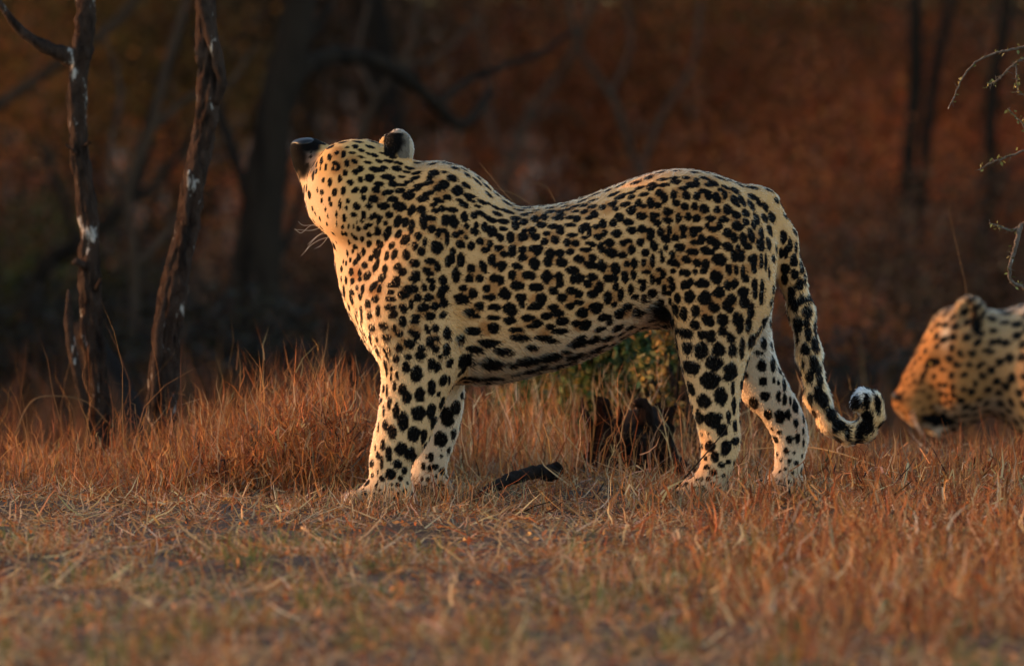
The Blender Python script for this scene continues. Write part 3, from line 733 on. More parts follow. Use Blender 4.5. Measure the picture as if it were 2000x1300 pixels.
# spots: where the coat carries its black blotches, read off the photograph region by region as x y rx ry [tilt]
SPOT_SRC = [
(540, 230, 4.6425, lambda u, v: v < 500 and u < 925, """720 258 22 20,770 300 28 18,640 270 18 10,850 268 35 16,890 340 30 18,930 390 28 18,840 330 28 14,770 358 32 10,690 322 30 14,830 400 30 14,975 325 30 10,1050 358 35 12,1030 395 45 16,1110 410 40 14,
600 330 22 30,545 315 22 18,480 360 20 28,405 390 18 30,525 410 22 18,565 440 18 30,515 460 14 18,635 408 22 32,700 385 25 18,720 400 20 18,360 420 10 25,395 450 8 16,450 450 14 28,545 475 14 12,362 490 10 20,
710 488 25 25,765 462 28 25,900 465 60 24,980 450 28 18,1095 468 42 25,1210 460 38 16,1180 492 38 14,1275 502 42 16,1420 500 42 32,1515 487 25 14,1590 548 44 34,1385 540 32 20,1255 548 38 18,1140 535 30 14,
625 505 22 28,575 545 18 32,480 580 18 38,425 560 14 22,755 558 24 26,840 548 38 36,670 588 26 26,330 530 12 35,280 430 18 22,315 355 12 14,320 310 10 10,1005 535 62 26,1190 582 36 16,1380 580 40 22,1520 600 44 44,1645 655 50 45,1715 610 35 25,935 600 42 22,1050 598 36 28,1135 608 42 16,1300 615 65 18,1250 648 50 18,
415 670 18 24,525 670 24 34,608 662 22 36,710 655 32 22 -45,790 652 36 24 -50,905 650 40 26,1010 680 44 24 -20,1120 662 40 24 -10,1455 650 38 28,1375 685 45 20,1550 715 40 24,1750 705 50 24,480 735 14 22,410 755 14 20,575 780 14 38,650 752 18 20,630 810 14 20,497 785 16 18,785 733 24 22,885 735 42 30,1055 735 44 26,1195 710 54 34,1325 735 48 32,1465 745 45 22 20,330 820 12 22,370 660 8 22,268 755 6 18,448 832 10 18,
735 800 32 28,840 805 28 26,970 795 52 28,1125 805 56 40,1230 835 32 50 25,1320 830 36 38,1425 785 32 18,1440 840 35 22,1500 820 28 28,1600 835 45 24,1700 790 38 26,1650 745 30 12,1765 755 40 14,543 880 10 30,615 905 20 28,695 875 27 25,795 880 24 30,885 890 42 24 -20,1025 878 36 26,395 920 10 22,470 895 8 16,325 940 14 20 -30,350 875 10 14,
930 925 20 42 25,1095 940 32 50 15,1170 945 30 44,1225 985 26 55 10,995 950 18 20,770 935 14 16,730 945 10 16,840 970 32 16,1340 930 34 75,1400 905 45 26,1400 1005 35 36,1525 930 36 45,1610 945 36 60,1705 890 30 45,1785 885 28 30,1725 980 22 24,1800 975 30 35,1840 860 20 20,
455 965 10 18,545 970 8 26,600 990 12 20,655 980 12 22,692 985 10 18,740 1010 18 24,800 1000 22 18,400 1005 14 18,510 1050 14 10,595 1050 10 22,630 1055 12 22,685 1055 12 16,715 1085 20 20 -35,775 1095 18 24,838 1060 22 24,915 1035 28 36,1005 1050 32 60 20,1105 1060 30 36 25,1165 1105 45 36 -35,1285 1070 30 36,1345 1130 18 40,1500 1020 45 20,1540 1090 20 65,1465 1060 20 30,1630 1070 30 26,1670 1030 24 24,1715 1080 18 20,1790 1035 32 30,
655 1130 12 22,540 1130 8 10,715 1165 24 20,840 1145 24 32 20,940 1145 30 38 -35,1040 1155 30 28,1260 1170 26 34,1320 1210 32 36,1455 1185 48 55,1595 1205 26 30,1670 1145 38 34,1770 1155 30 34,1840 1115 18 28,645 1225 14 24,690 1215 12 18,785 1215 20 35,905 1225 40 40,1000 1250 20 32,1070 1235 28 44 20,1175 1245 32 42,1790 1240 45 26,1670 1260 25 35"""),
(640, 480, 4.6417, lambda u, v: (v >= 500 and u < 878) or (v >= 638 and u < 1000), """255 145 28 24 -30,280 100 20 30,390 118 24 25,205 130 14 18,168 155 11 18,140 135 9 18,337 185 27 30,437 185 26 50 30,520 205 26 36,625 185 42 26 -25,675 232 38 34,780 155 42 34,535 95 24 32,1090 140 26 46,930 140 40 28,990 185 28 44,895 220 30 26,935 245 32 22,127 205 14 24,212 235 26 30,290 240 20 30,360 270 30 42 35,295 300 22 20,220 315 22 28,165 305 14 30,122 295 9 24,490 290 36 32,620 325 40 42,570 355 26 22,800 245 36 26,790 300 50 26,935 312 42 24 15,1048 310 36 36,
145 420 20 52,220 420 30 24,265 378 18 20,315 395 20 38,295 465 20 32,220 490 24 28,415 360 36 30,390 395 20 25,470 390 22 34,570 425 32 22,435 480 38 28,565 485 46 22,690 445 48 38,770 395 42 36,720 380 30 20,880 375 25 30,940 378 26 30,1055 390 40 36,815 468 34 32,912 462 38 32,1030 440 36 34,190 555 15 32,365 530 33 32,450 590 24 44,560 565 50 28,690 555 32 44 -30,750 535 22 40,860 560 48 36 -20,970 550 32 38,1050 515 34 40,260 590 14 20,300 580 16 28,255 650 14 45 -25,305 640 14 45 -15,375 630 30 26,595 625 48 28 -30,685 685 32 44,795 640 42 20,795 690 40 20,930 645 42 38,1045 615 26 32,1020 645 14 22,
300 725 14 45 -25,395 738 36 28,500 718 44 34,605 750 24 30,645 795 40 30 -25,755 780 30 26,810 805 34 36,890 745 22 35,905 775 28 25,970 745 30 38,1080 790 38 56,385 840 18 48 -20,440 840 18 32 -20,525 830 38 35,330 820 14 55 -28,740 885 50 42,640 925 36 38,935 865 40 42,985 845 26 28,970 925 34 34,855 930 38 34,840 1000 48 38,725 1005 32 28,1080 945 36 58,440 945 22 40 -20,510 945 14 40 -20,550 950 18 26,385 940 12 35 -30,620 1025 32 36,540 1000 14 40 -20,525 1080 20 44 -10,705 1105 40 46,810 1165 52 74,945 1065 40 54,990 1095 36 46,1025 1008 20 20,1110 1065 36 40,630 1165 20 34,580 1110 14 30,570 1190 14 36,1050 1220 38 58 15,1105 1215 14 46,535 1140 14 40,
1240 1045 62 80,1470 1070 88 62,1380 1200 120 32,1330 940 70 36,1580 960 78 36,1200 835 45 30,1460 880 90 40,1310 770 70 40,1500 745 55 48"""),
(680, 720, 4.332, lambda u, v: v > 738, """298 165 14 35,327 180 14 55,395 145 18 45,460 180 36 52 20,495 245 40 52,605 215 44 58,708 150 34 72,770 215 22 24,795 290 26 45 15,345 290 22 48,297 345 14 42,408 360 30 65,470 450 48 80,600 375 58 62,708 355 40 70 10,725 450 30 44 15,255 490 12 38,312 470 28 44,368 535 40 60,555 555 52 62,640 575 30 60 8,660 640 16 34,295 640 24 44,232 665 8 24,250 735 22 28,283 795 20 55,343 725 26 62,443 670 54 52,520 720 46 50 20,555 750 25 35,417 800 40 40,357 890 46 44,475 860 26 32,285 925 20 32 -30,443 930 26 22,370 985 14 12,422 975 22 18,230 990 12 25,265 1025 14 14,300 1052 20 16,250 1065 14 10,415 1048 22 14,410 1090 24 18,360 1020 16 12,245 880 8 25,250 960 10 18,225 1060 8 15,
930 160 32 22,915 320 45 58,840 405 58 82 -25,785 595 58 65,895 555 28 40,695 578 12 18,857 685 20 28,700 745 25 42,785 738 18 14,658 735 8 14,570 808 24 34,632 822 22 32,697 845 22 28,745 830 30 24,795 865 30 36,620 930 12 26,682 942 16 22,725 970 16 18,655 998 24 16,700 1028 14 14,745 915 12 25,628 1098 18 16,640 1055 14 10,560 910 10 18,545 980 10 14,590 1020 14 14,790 1010 36 66,745 1090 38 48"""),
(1250, 560, 2.827, lambda u, v: v >= 640, """248 255 50 24,345 265 26 24,392 272 28 36,455 245 25 30,548 230 18 36,505 285 24 30,262 335 32 34,335 352 38 46,200 310 12 35,437 350 34 38,508 352 24 36,412 422 48 38,275 445 50 36,500 470 40 54,565 340 16 60,385 518 54 44,275 565 26 32,350 630 42 38,450 605 36 48,405 728 48 44,322 718 28 34,450 785 32 36,375 805 12 8,340 815 10 10,520 660 16 45,490 710 14 35,515 560 12 40,385 882 28 32,470 885 28 42 20,530 855 28 24,525 770 16 30,418 935 22 30,358 945 12 16,370 992 20 16,448 985 20 16,488 965 17 17,408 1020 22 18,460 1045 14 12,377 1062 16 15,340 1065 12 14,312 1065 10 8,425 1052 8 7,405 1088 15 13,300 1108 16 12,343 1108 14 16,432 1107 12 12,370 1130 12 10,520 970 10 18,505 1030 8 10,455 1105 8 10,395 1145 12 8,405 1185 14 8,430 1158 8 8,
620 300 26 36,685 310 22 30,660 365 30 10,598 410 26 20,675 440 26 32,735 425 18 44,597 483 27 25,675 520 24 24,738 515 10 16,765 528 9 15,795 535 12 38,578 535 28 28,685 600 28 26,622 643 28 32,765 605 14 28,800 625 14 32,828 625 9 25,858 655 20 36,563 645 18 22,705 705 24 30,770 715 28 38,820 705 16 28,863 748 16 25,660 725 30 20,767 808 16 12,828 840 18 24,870 835 16 28,730 785 10 10,745 840 22 16,805 903 17 18,850 918 9 9,865 970 14 14,825 965 12 13,780 950 9 14,897 935 8 10,845 1030 10 14,772 1020 9 9,800 1005 8 10,858 1090 13 14,822 1080 13 14,775 1075 8 10,752 1065 6 8,757 920 8 14,905 860 8 25,905 730 10 25,900 790 8 18"""),
(1440, 400, 2.6, lambda u, v: True, """235 165 18 30,270 205 14 30,300 215 10 25,220 245 14 24,245 240 12 30,285 280 20 30,240 325 20 24,292 350 20 24,330 315 12 30,345 380 10 25,240 380 18 25,320 408 20 26,280 440 18 24,327 478 18 22,370 465 12 40,290 500 22 32,358 540 24 26,262 480 8 30,305 608 22 40,350 600 16 25,358 650 18 35,395 620 12 40,340 730 22 32,395 700 22 36,305 680 8 25,385 790 22 30,405 830 25 30,362 865 24 32,420 885 18 32,410 955 24 44,445 990 22 42,370 980 14 30,330 800 8 25,480 1060 28 38,515 1120 34 34,490 1140 15 15,555 1165 12 38,615 1160 20 42,660 1110 30 60,715 1020 16 50,600 1000 28 35,662 1000 18 36,650 1070 24 28"""),
(860, 330, 3.714, lambda u, v: (u >= 925 and u < 1190 and v < 640) or (u < 925 and u >= 878 and v >= 500 and v < 640) or (u >= 1000 and u < 1210 and v < 682), """255 405 20 22,245 455 28 26,320 418 22 34,370 452 36 38,345 355 30 16,375 370 35 20,410 322 30 18,400 278 38 12,300 240 35 14,270 270 25 10,290 315 30 18,350 250 25 8,460 380 32 22,455 432 28 16,490 305 35 16,570 298 30 12,435 495 22 30,505 490 26 44,545 405 25 36,550 355 32 18,610 380 25 26,605 330 25 14,590 490 34 36,612 452 22 18,670 452 24 34,690 495 28 26,685 362 25 30,730 402 30 25,755 345 20 32,690 300 25 8,650 318 25 8,800 310 35 18,870 320 26 35,825 355 20 16,860 360 30 15,815 415 34 22,870 440 26 36,770 468 22 20,762 522 24 26,835 515 28 28,290 525 24 26,355 540 20 24,325 592 26 22,420 572 32 22,455 618 24 24,520 600 28 45,597 585 28 26,690 580 45 28,705 600 25 28,600 648 32 22,685 680 35 40,795 612 30 38,868 608 26 28,785 665 30 32,880 675 38 30,900 268 20 14,970 275 28 14,920 298 22 14,975 305 25 12,940 350 24 18,990 362 24 28,940 408 38 16 15,950 480 36 16,1030 440 24 36,1075 450 15 40,1050 405 25 16,1040 495 25 15,915 525 22 32,985 545 24 26,948 593 28 22,1000 650 35 28,1090 690 42 28,1108 640 25 30,1060 585 40 16,1095 540 34 18 15,1040 262 25 16,1100 270 30 16,1045 310 24 18,1115 325 24 32,1080 355 30 16,1100 232 30 10,1130 418 20 22,1175 400 26 32,1145 490 26 24,1190 465 20 22,1168 575 22 38,1175 280 24 22,
375 660 25 34,395 700 14 25,450 705 30 38,310 710 24 45 -20,555 705 34 22 20,525 775 25 32,560 840 48 32,645 765 42 30,765 780 34 45,860 770 28 25,865 820 25 32,820 880 34 26,695 860 45 30,585 935 38 28,600 980 22 25,735 940 34 42,685 1005 44 25,815 1000 32 26,470 910 42 38,335 870 25 25,360 925 40 22,385 795 25 30,435 810 30 28 30,225 720 28 26,210 790 30 28,280 790 26 28,240 625 38 22,150 655 25 44,165 865 28 22,145 945 44 32,230 900 30 35,280 995 30 30,205 1035 35 30,265 1065 30 16,395 1010 44 22,385 1075 40 20,510 1020 45 40 25,500 1100 40 26,635 1085 45 24,705 1110 35 22,670 1145 48 16,775 1065 34 28,860 1040 40 24,885 1105 42 30,115 770 28 50,90 640 22 38,90 590 22 25,960 730 42 25,990 790 52 30 -15,960 880 42 24,1000 905 30 24,885 935 32 30,940 995 30 25,1005 965 32 20,1105 780 35 25,1075 835 28 26,1160 860 30 38,1105 910 36 26,1175 710 32 38,1210 800 20 25,1130 1010 45 38,1030 1040 42 34,1050 1135 36 38,985 1120 25 26,1220 935 28 45,800 1150 30 22,870 1175 55 25,540 1165 50 20,565 1222 70 24,740 1220 65 22,810 1250 35 18,1000 1265 65 40,1020 1220 30 14,1110 1240 40 35,1210 1235 34 28,1190 1075 45 25,1160 1165 40 22,1225 1115 22 22,1285 1155 40 30"""),
(880, 640, 3.421, lambda u, v: v >= 682 and u >= 1000, """650 200 70 38,455 140 55 24,500 225 70 38,715 250 85 22,820 190 55 30,520 290 75 22,960 155 50 25"""),
(1180, 310, 3.5125, lambda u, v: u >= 1190 and v < 642, """70 240 30 14,110 262 30 20,180 235 30 12,190 262 22 18,60 310 30 20,75 340 20 18,140 312 32 18,245 195 30 12,270 240 32 14,325 190 32 28,240 300 25 22,265 325 22 16,185 360 30 28,110 400 28 32,60 440 22 26,165 440 32 22,255 395 34 26,90 510 30 28,185 488 32 24,375 235 24 22,415 270 22 36,320 300 22 36,365 320 22 22,325 395 20 30,360 380 18 14,365 435 25 24,410 180 35 14,395 142 30 12,480 132 30 12,495 158 30 18,260 485 28 26,315 515 25 38,40 570 32 28,45 650 38 30,125 580 22 20,170 560 25 16,190 625 26 30,130 663 26 22,250 577 24 24,343 592 24 34,285 640 28 24,435 358 32 24,438 415 32 20,480 250 20 32,495 298 24 20,535 200 28 14,560 250 26 28,555 330 28 24,510 405 20 30,575 392 20 28,560 130 22 14,600 180 35 20,630 165 18 35,690 135 30 12,745 170 32 22,715 180 25 14,635 255 20 30,690 225 40 16,710 260 22 30,770 270 25 32,800 215 22 16,830 245 18 32,840 195 30 12,900 215 20 22,895 280 25 35,920 320 20 14,945 285 22 36 -20,1005 315 20 36 -25,1010 260 26 22,1060 300 16 30 -25,1105 330 20 30 -30,1150 400 30 30 -30,1100 405 25 25 -20,628 330 20 26,690 345 28 28,640 410 28 24,725 410 30 22,775 355 22 24,840 345 26 36,820 418 32 22,905 380 28 24,910 460 38 30 20,975 370 25 26,970 430 24 24,1028 450 16 34,1045 410 20 35 -15,
630 490 40 20,615 520 22 25,665 545 22 34,620 570 34 16,700 460 16 18,745 485 28 18,785 470 20 26,545 480 26 26,545 525 20 20,490 545 20 24,450 495 16 35,420 545 28 26,390 500 20 28,520 610 32 28,470 650 20 22,425 610 16 20,385 640 10 20,610 640 40 24,705 635 42 26 15,730 560 25 28,770 580 28 38,845 510 30 30,888 540 22 30,850 605 34 26,918 615 16 22,955 550 22 42,1005 525 24 45 -15,985 595 30 22,1078 515 18 34,1070 585 30 42,1132 585 20 38,1135 490 22 30,565 695 32 24 30,640 715 25 24,690 730 25 32,628 775 16 20,680 770 25 16,470 715 32 22,510 725 18 20,475 770 20 18,405 690 18 22,335 705 16 42,275 718 16 24,290 778 30 14,210 710 22 32,155 728 20 20,145 810 22 38,205 795 20 28,80 750 30 35,75 825 20 22,40 825 35 22,790 695 44 36,890 670 24 34,945 668 20 36,860 755 22 32,905 768 16 30,760 805 28 40,795 805 22 38,555 785 38 22,560 870 34 28,590 845 18 25,675 860 46 28,850 865 22 32,895 855 24 32,955 790 16 48,980 815 20 25,1020 690 34 35,1030 755 18 30,1080 700 14 48,1110 715 12 48,1135 780 10 40,455 835 22 20,380 765 20 14,405 795 20 25,375 835 18 24,330 830 16 34,255 845 30 18,265 885 20 25,185 895 18 36,215 945 24 18,85 885 22 25,115 930 20 40,70 1000 18 20,410 895 18 35,475 880 20 30,445 920 15 18,500 955 24 34,330 925 28 32,275 960 18 30,
585 945 35 38,685 955 38 44,790 920 36 35,875 960 30 30,955 910 34 34,960 980 32 36,1035 865 20 40,1040 920 18 30,1085 870 14 36,1075 945 18 48,840 1005 26 30,865 1030 25 25,755 1025 36 30,630 1040 28 38,548 1060 24 42,485 1035 24 34,455 980 12 25,335 1030 38 40,390 985 28 22,220 1060 26 38,105 1065 32 35,160 1010 32 25,690 1100 22 32,730 1110 22 34,815 1100 36 36,905 1105 22 44,935 1130 20 60,1005 1040 24 44,995 1140 22 44,1120 1130 22 70,430 1070 22 40,465 1110 20 35,615 1140 30 28"""),
]

ROSETTE_SRC = [(860, 330, 3.714, "330 560,440 600,410 680,555 510,640 630,830 640,800 800,690 960,945 930,1060 650,1225 600,1235 750,1125 850,1260 930,1080 1020,250 760,200 900,380 880,560 790,820 490,640 470,960 540,1155 445,1210 275,850 320,1075 305,940 285,700 340,390 830,240 1040,830 1030,660 1110,1340 1040,1020 1130,150 470,340 1150,560 1190,760 1190"),
    (1180, 310, 3.5125, "590 150,720 155,520 230,670 240,800 250,390 250,340 300,540 360,650 375,800 380,900 420,340 400,430 390,590 500,640 530,740 465,750 560,870 520,980 555,1050 550,920 650,680 700,590 680,500 500,430 510,290 520,150 600,170 740,300 740,380 800,440 860,780 770,880 760,980 760,870 830,860 990,770 980,690 1050,1040 700,840 230,600 610,500 690,265 360"),
    (640, 480, 4.6417, "920 200,430 395,730 420,870 600,960 850,620 780,700 880,780 770,1010 490,250 250"),
    (540, 230, 4.6425, "560 440,1370 960,1500 1060,1660 1060,920 700,1450 600,1500 700,690 400,560 320")]
def read_rosettes():
    return [(u0 + float(t.split()[0]) / sc, v0 + float(t.split()[1]) / sc, 13.0, 13.0, 0.0) for u0, v0, sc, txt in ROSETTE_SRC for t in txt.split(',')]

def read_spots():
    out = []
    for u0, v0, sc, keep, txt in SPOT_SRC:
        for s in txt.replace('\n', '').split(','):
            if not s.strip(): continue
            q = [float(t) for t in s.split()]
            u, v = u0 + q[0] / sc, v0 + q[1] / sc
            if keep(u, v): out.append((u, v, q[2] / sc, q[3] / sc, q[4] if len(q) > 4 else 0.0))
    return out

def anchor_spots(V, N, spots):
    """fix each blotch to the skin it lies on: centre, normal, two in-skin axes, radii in metres"""
    U, W = project(V)
    front = np.where(N[:, 1] < .12)[0]
    fu, fw, fy = U[front], W[front], V[front, 1]
    res = []
    for u, v, rx, ry, ang in spots:
        d2 = (fu - u) ** 2 + (fw - v) ** 2
        c = np.where(d2 < 81)[0]
        if not len(c):
            c = np.array([np.argmin(d2)])
            if d2[c[0]] > 400: continue
        ymin = fy[c].min()
        c = c[fy[c] < ymin + .03]
        i = front[c[np.argmin(d2[c])]]
        n = N[i]
        t = np.array([1.0, 0, 0]) - n * n[0]; t /= np.linalg.norm(t) + 1e-9
        if abs(n[0]) > .95: t = np.array([0, -1.0, 0])
        b_ = np.cross(n, t); b_ *= np.sign(b_[2] + 1e-9)
        a = math.radians(ang)
        # the photo's y axis points down: a positive tilt turns clockwise on the picture
        T = t * math.cos(a) - b_ * math.sin(a); B = t * math.sin(a) + b_ * math.cos(a)
        k = 12.0 / F_PX * (1.17 if v < 640 else 1.06)
        fs = 1 / max(.45, abs(n[1]))
        res.append(np.concatenate([V[i], n, T, B, [rx * k * (1 + .5 * (fs - 1) * abs(n[0])), ry * k * (1 + .5 * (fs - 1) * abs(n[2]))]]))
    return np.array(res)

def fill_spots(V, N, have, spacing, size, rs, mask=None, rosette=None):
    """scatter further blotches over the skin that has none yet"""
    from mathutils import kdtree
    order = rs.permutation(len(V))[:30000]
    pts = [h[:3] for h in have]
    cell = {}
    def key(p): return tuple((p / .07).astype(int))
    for p in pts: cell.setdefault(key(np.asarray(p)), []).append(np.asarray(p))
    out = []
    for i in order:
        if mask is not None and not mask[i]: continue
        p = V[i]; s = spacing(p); k = key(p); ok = True
        for a in (-1, 0, 1):
            for b_ in (-1, 0, 1):
                for c in (-1, 0, 1):
                    for q in cell.get((k[0] + a, k[1] + b_, k[2] + c), ()):
                        if ((q - p) ** 2).sum() < s * s: ok = False; break
                    if not ok: break
                if not ok: break
            if not ok: break
        if not ok: continue
        cell.setdefault(k, []).append(p)
        n = N[i]; t = np.array([1.0, .02, .1]); t = t - n * (t @ n); t /= np.linalg.norm(t) + 1e-9
        b_ = np.cross(n, t); a = rs.uniform(-.6, .6)
        T = t * math.cos(a) + b_ * math.sin(a); B = -t * math.sin(a) + b_ * math.cos(a)
        r = size(p)
        ros = rosette(p) if rosette else 0
        if ros:
            m_ = rs.randint(3, 5); a0 = rs.uniform(0, 6.28)
            for j in range(m_):
                aa = a0 + j * 6.28 / m_ + rs.uniform(-.25, .25)
                c = p + (T * math.cos(aa) + B * math.sin(aa)) * ros
                T2 = -T * math.sin(aa) + B * math.cos(aa); B2 = T * math.cos(aa) + B * math.sin(aa)
                out.append(np.concatenate([c, n, T2, B2, [r * rs.uniform(.9, 1.4), r * rs.uniform(.65, .9)]]))
        else:
            out.append(np.concatenate([p, n, T, B, [r * rs.uniform(.9, 1.35), r * rs.uniform(.75, 1.05)]]))
    return np.array(out).reshape(-1, 14)

nA, nB = Noise(21, .022, 9), Noise(22, .008, 9)
def spot_field(p, n, S):
    """0 at a blotch's centre, 1 at its rim"""
    order = np.argsort(p[:, 0]); q = p[order]; qn = n[order]; xs = q[:, 0]
    d = np.full(len(p), 9.0)
    for s in S:
        R = max(s[12], s[13]) * 1.5 + .035
        a, b_ = np.searchsorted(xs, s[0] - R), np.searchsorted(xs, s[0] + R)
        r = q[a:b_] - s[:3]
        ok = np.where((np.abs(r[:, 2]) < R) & (np.abs(r[:, 1]) < R))[0]
        if not len(ok): continue
        r = r[ok]; h = r @ s[3:6]
        good = (np.abs(h) < .035) & (qn[a + ok] @ s[3:6] > .1)
        ok, r, h = ok[good], r[good], h[good]
        x, y = r @ s[6:9], r @ s[9:12]
        e = (np.abs(x / s[12]) ** 2 + np.abs(y / s[13]) ** 2) ** .5 / 1.06
        # rim distance in metres turned back to a ratio so that big blotches keep crisp rims
        d[a + ok] = np.minimum(d[a + ok], e)
    D = np.empty_like(d); D[order] = d
    return D + .13 * nA(p) + .04 * nB(p)
# ------------------------------------------------------------------ coat and fur
def skin_mat():
    m, nt, b, out = new_mat('leopard_skin')
    at = nt.nodes.new('ShaderNodeAttribute'); at.attribute_name = 'coat'
    nt.links.new(at.outputs['Color'], b.inputs['Base Color'])
    b.inputs['Roughness'].default_value = .8
    b.inputs['Specular IOR Level'].default_value = .04
    return m

def fur_mat():
    m, nt, b, out = new_mat('leopard_fur')
    at = nt.nodes.new('ShaderNodeAttribute'); at.attribute_name = 'coat'
    nt.nodes.remove(b)
    h = nt.nodes.new('ShaderNodeBsdfHairPrincipled')
    h.model = 'CHIANG'; h.parametrization = 'COLOR'
    h.inputs['Roughness'].default_value = .45
    h.inputs['Radial Roughness'].default_value = .6
    h.inputs['Coat'].default_value = 0.0
    h.inputs['IOR'].default_value = 1.15
    h.inputs['Random Roughness'].default_value = .2
    nt.links.new(at.outputs['Color'], h.inputs['Color'])
    nt.links.new(h.outputs[0], out.inputs['Surface'])
    return m
M_SKIN, M_FUR = skin_mat(), fur_mat()
M_NOSE = plain_mat('wet_nose', (.006, .005, .006), .38, .25)
M_EYE = plain_mat('amber_eye', (.45, .26, .05), .08, .8)
M_PUPIL = plain_mat('pupil', (.004, .004, .004), .08, .8)
M_WHISK = plain_mat('whisker', (.62, .5, .38), .4)
M_CLAW = plain_mat('claw', (.10, .08, .07), .4)
SPOT = np.array([.0022, .0016, .0013])

def lerp(a, b_, t): return a * (1 - t[:, None]) + b_ * t[:, None]

def sample_roots(V, Q, N, area, n, rs):
    pick = rs.choice(len(Q), n, p=area / area.sum())
    w = rs.uniform(size=(n, 2)); a, b_ = w[:, :1], w[:, 1:]
    q = Q[pick]
    bl = lambda A: (A[q[:, 0]] * (1 - a) + A[q[:, 1]] * a) * (1 - b_) + (A[q[:, 3]] * (1 - a) + A[q[:, 2]] * a) * b_
    p = bl(V); nn = bl(N); nn /= np.linalg.norm(nn, axis=1)[:, None] + 1e-9
    return p, nn

def make_fur(name, p, n, flow, length, lift, col, radius, mat, parent, rs, segs=4):
    """one short strand per root, combed along flow"""
    k = len(p)
    t = flow - n * (flow * n).sum(1)[:, None]
    t /= np.linalg.norm(t, axis=1)[:, None] + 1e-6
    t = t + rs.normal(size=(k, 3)) * .16
    lift = (lift * rs.uniform(.7, 1.4, k))[:, None]
    d0 = t * np.cos(lift * 1.3) + n * np.sin(lift * 1.3); d1 = t * np.cos(lift * .6) + n * np.sin(lift * .6)
    L = (length * rs.uniform(.65, 1.25, k))[:, None]
    pts = np.empty((k, segs, 3), dtype=np.float32)
    cur = p - n * .002
    pts[:, 0] = cur
    for s in range(1, segs):
        f_ = s / (segs - 1)
        cur = cur + (d0 * (1 - f_) + d1 * f_ + rs.normal(size=(k, 3)) * .05) * L / (segs - 1)
        pts[:, s] = cur
    cu = bpy.data.hair_curves.new(name)
    cu.add_curves([segs] * k)
    cu.attributes['position'].data.foreach_set('vector', pts.ravel())
    ra = cu.attributes.new('radius', 'FLOAT', 'POINT') if 'radius' not in cu.attributes else cu.attributes['radius']
    prof = np.array([1.0, .95, .75, .22])[:segs] if segs == 4 else np.linspace(1, .2, segs)
    ra.data.foreach_set('value', (np.asarray(radius)[:, None] * prof[None]).astype(np.float32).ravel())
    c4 = np.ones((k, 4), dtype=np.float32); c4[:, :3] = col
    at = cu.attributes.new('coat', 'FLOAT_COLOR', 'CURVE'); at.data.foreach_set('color', c4.ravel())
    cu.materials.append(mat)
    o = bpy.data.objects.new(name, cu); COL.objects.link(o); o.parent = parent
    return o

tail_pts = catmull([P(u, v, 0) for u, v, r in TAIL], 80)
tail_dir = np.gradient(tail_pts, axis=0); tail_dir /= np.linalg.norm(tail_dir, axis=1)[:, None]

def main_zones(p, n):
    u, v = project(p)
    z = {}
    z['u'], z['v'] = u, v
    z['head'] = smoothstep(800, 690, u + (v - 380) * .35)
    # tail: beyond the rump line
    k = np.zeros(len(p), int); best = np.full(len(p), 9.0)
    cand = np.where(u > 1490)[0]
    for i in range(0, 80):
        d = ((p[cand] - tail_pts[i]) ** 2).sum(1)
        m_ = d < best[cand]; best[cand[m_]] = d[m_]; k[cand[m_]] = i
    z['tail'] = np.where((u > 1500) & (best < .045 ** 2) & (k > 14), 1.0, 0.0) * smoothstep(1500, 1530, u + .0 * v)
    z['tail_k'] = k
    hind = (u > 1280) & (u < 1600); fore = (u > 690) & (u < 915)
    z['leg'] = np.where(hind | fore, smoothstep(600, 740, v), 0.0) * (1 - z['tail'])
    z['foot'] = z['leg'] * smoothstep(880, 950, v)
    z['torso'] = (1 - z['leg']) * (1 - z['head']) * (1 - z['tail'])
    return z

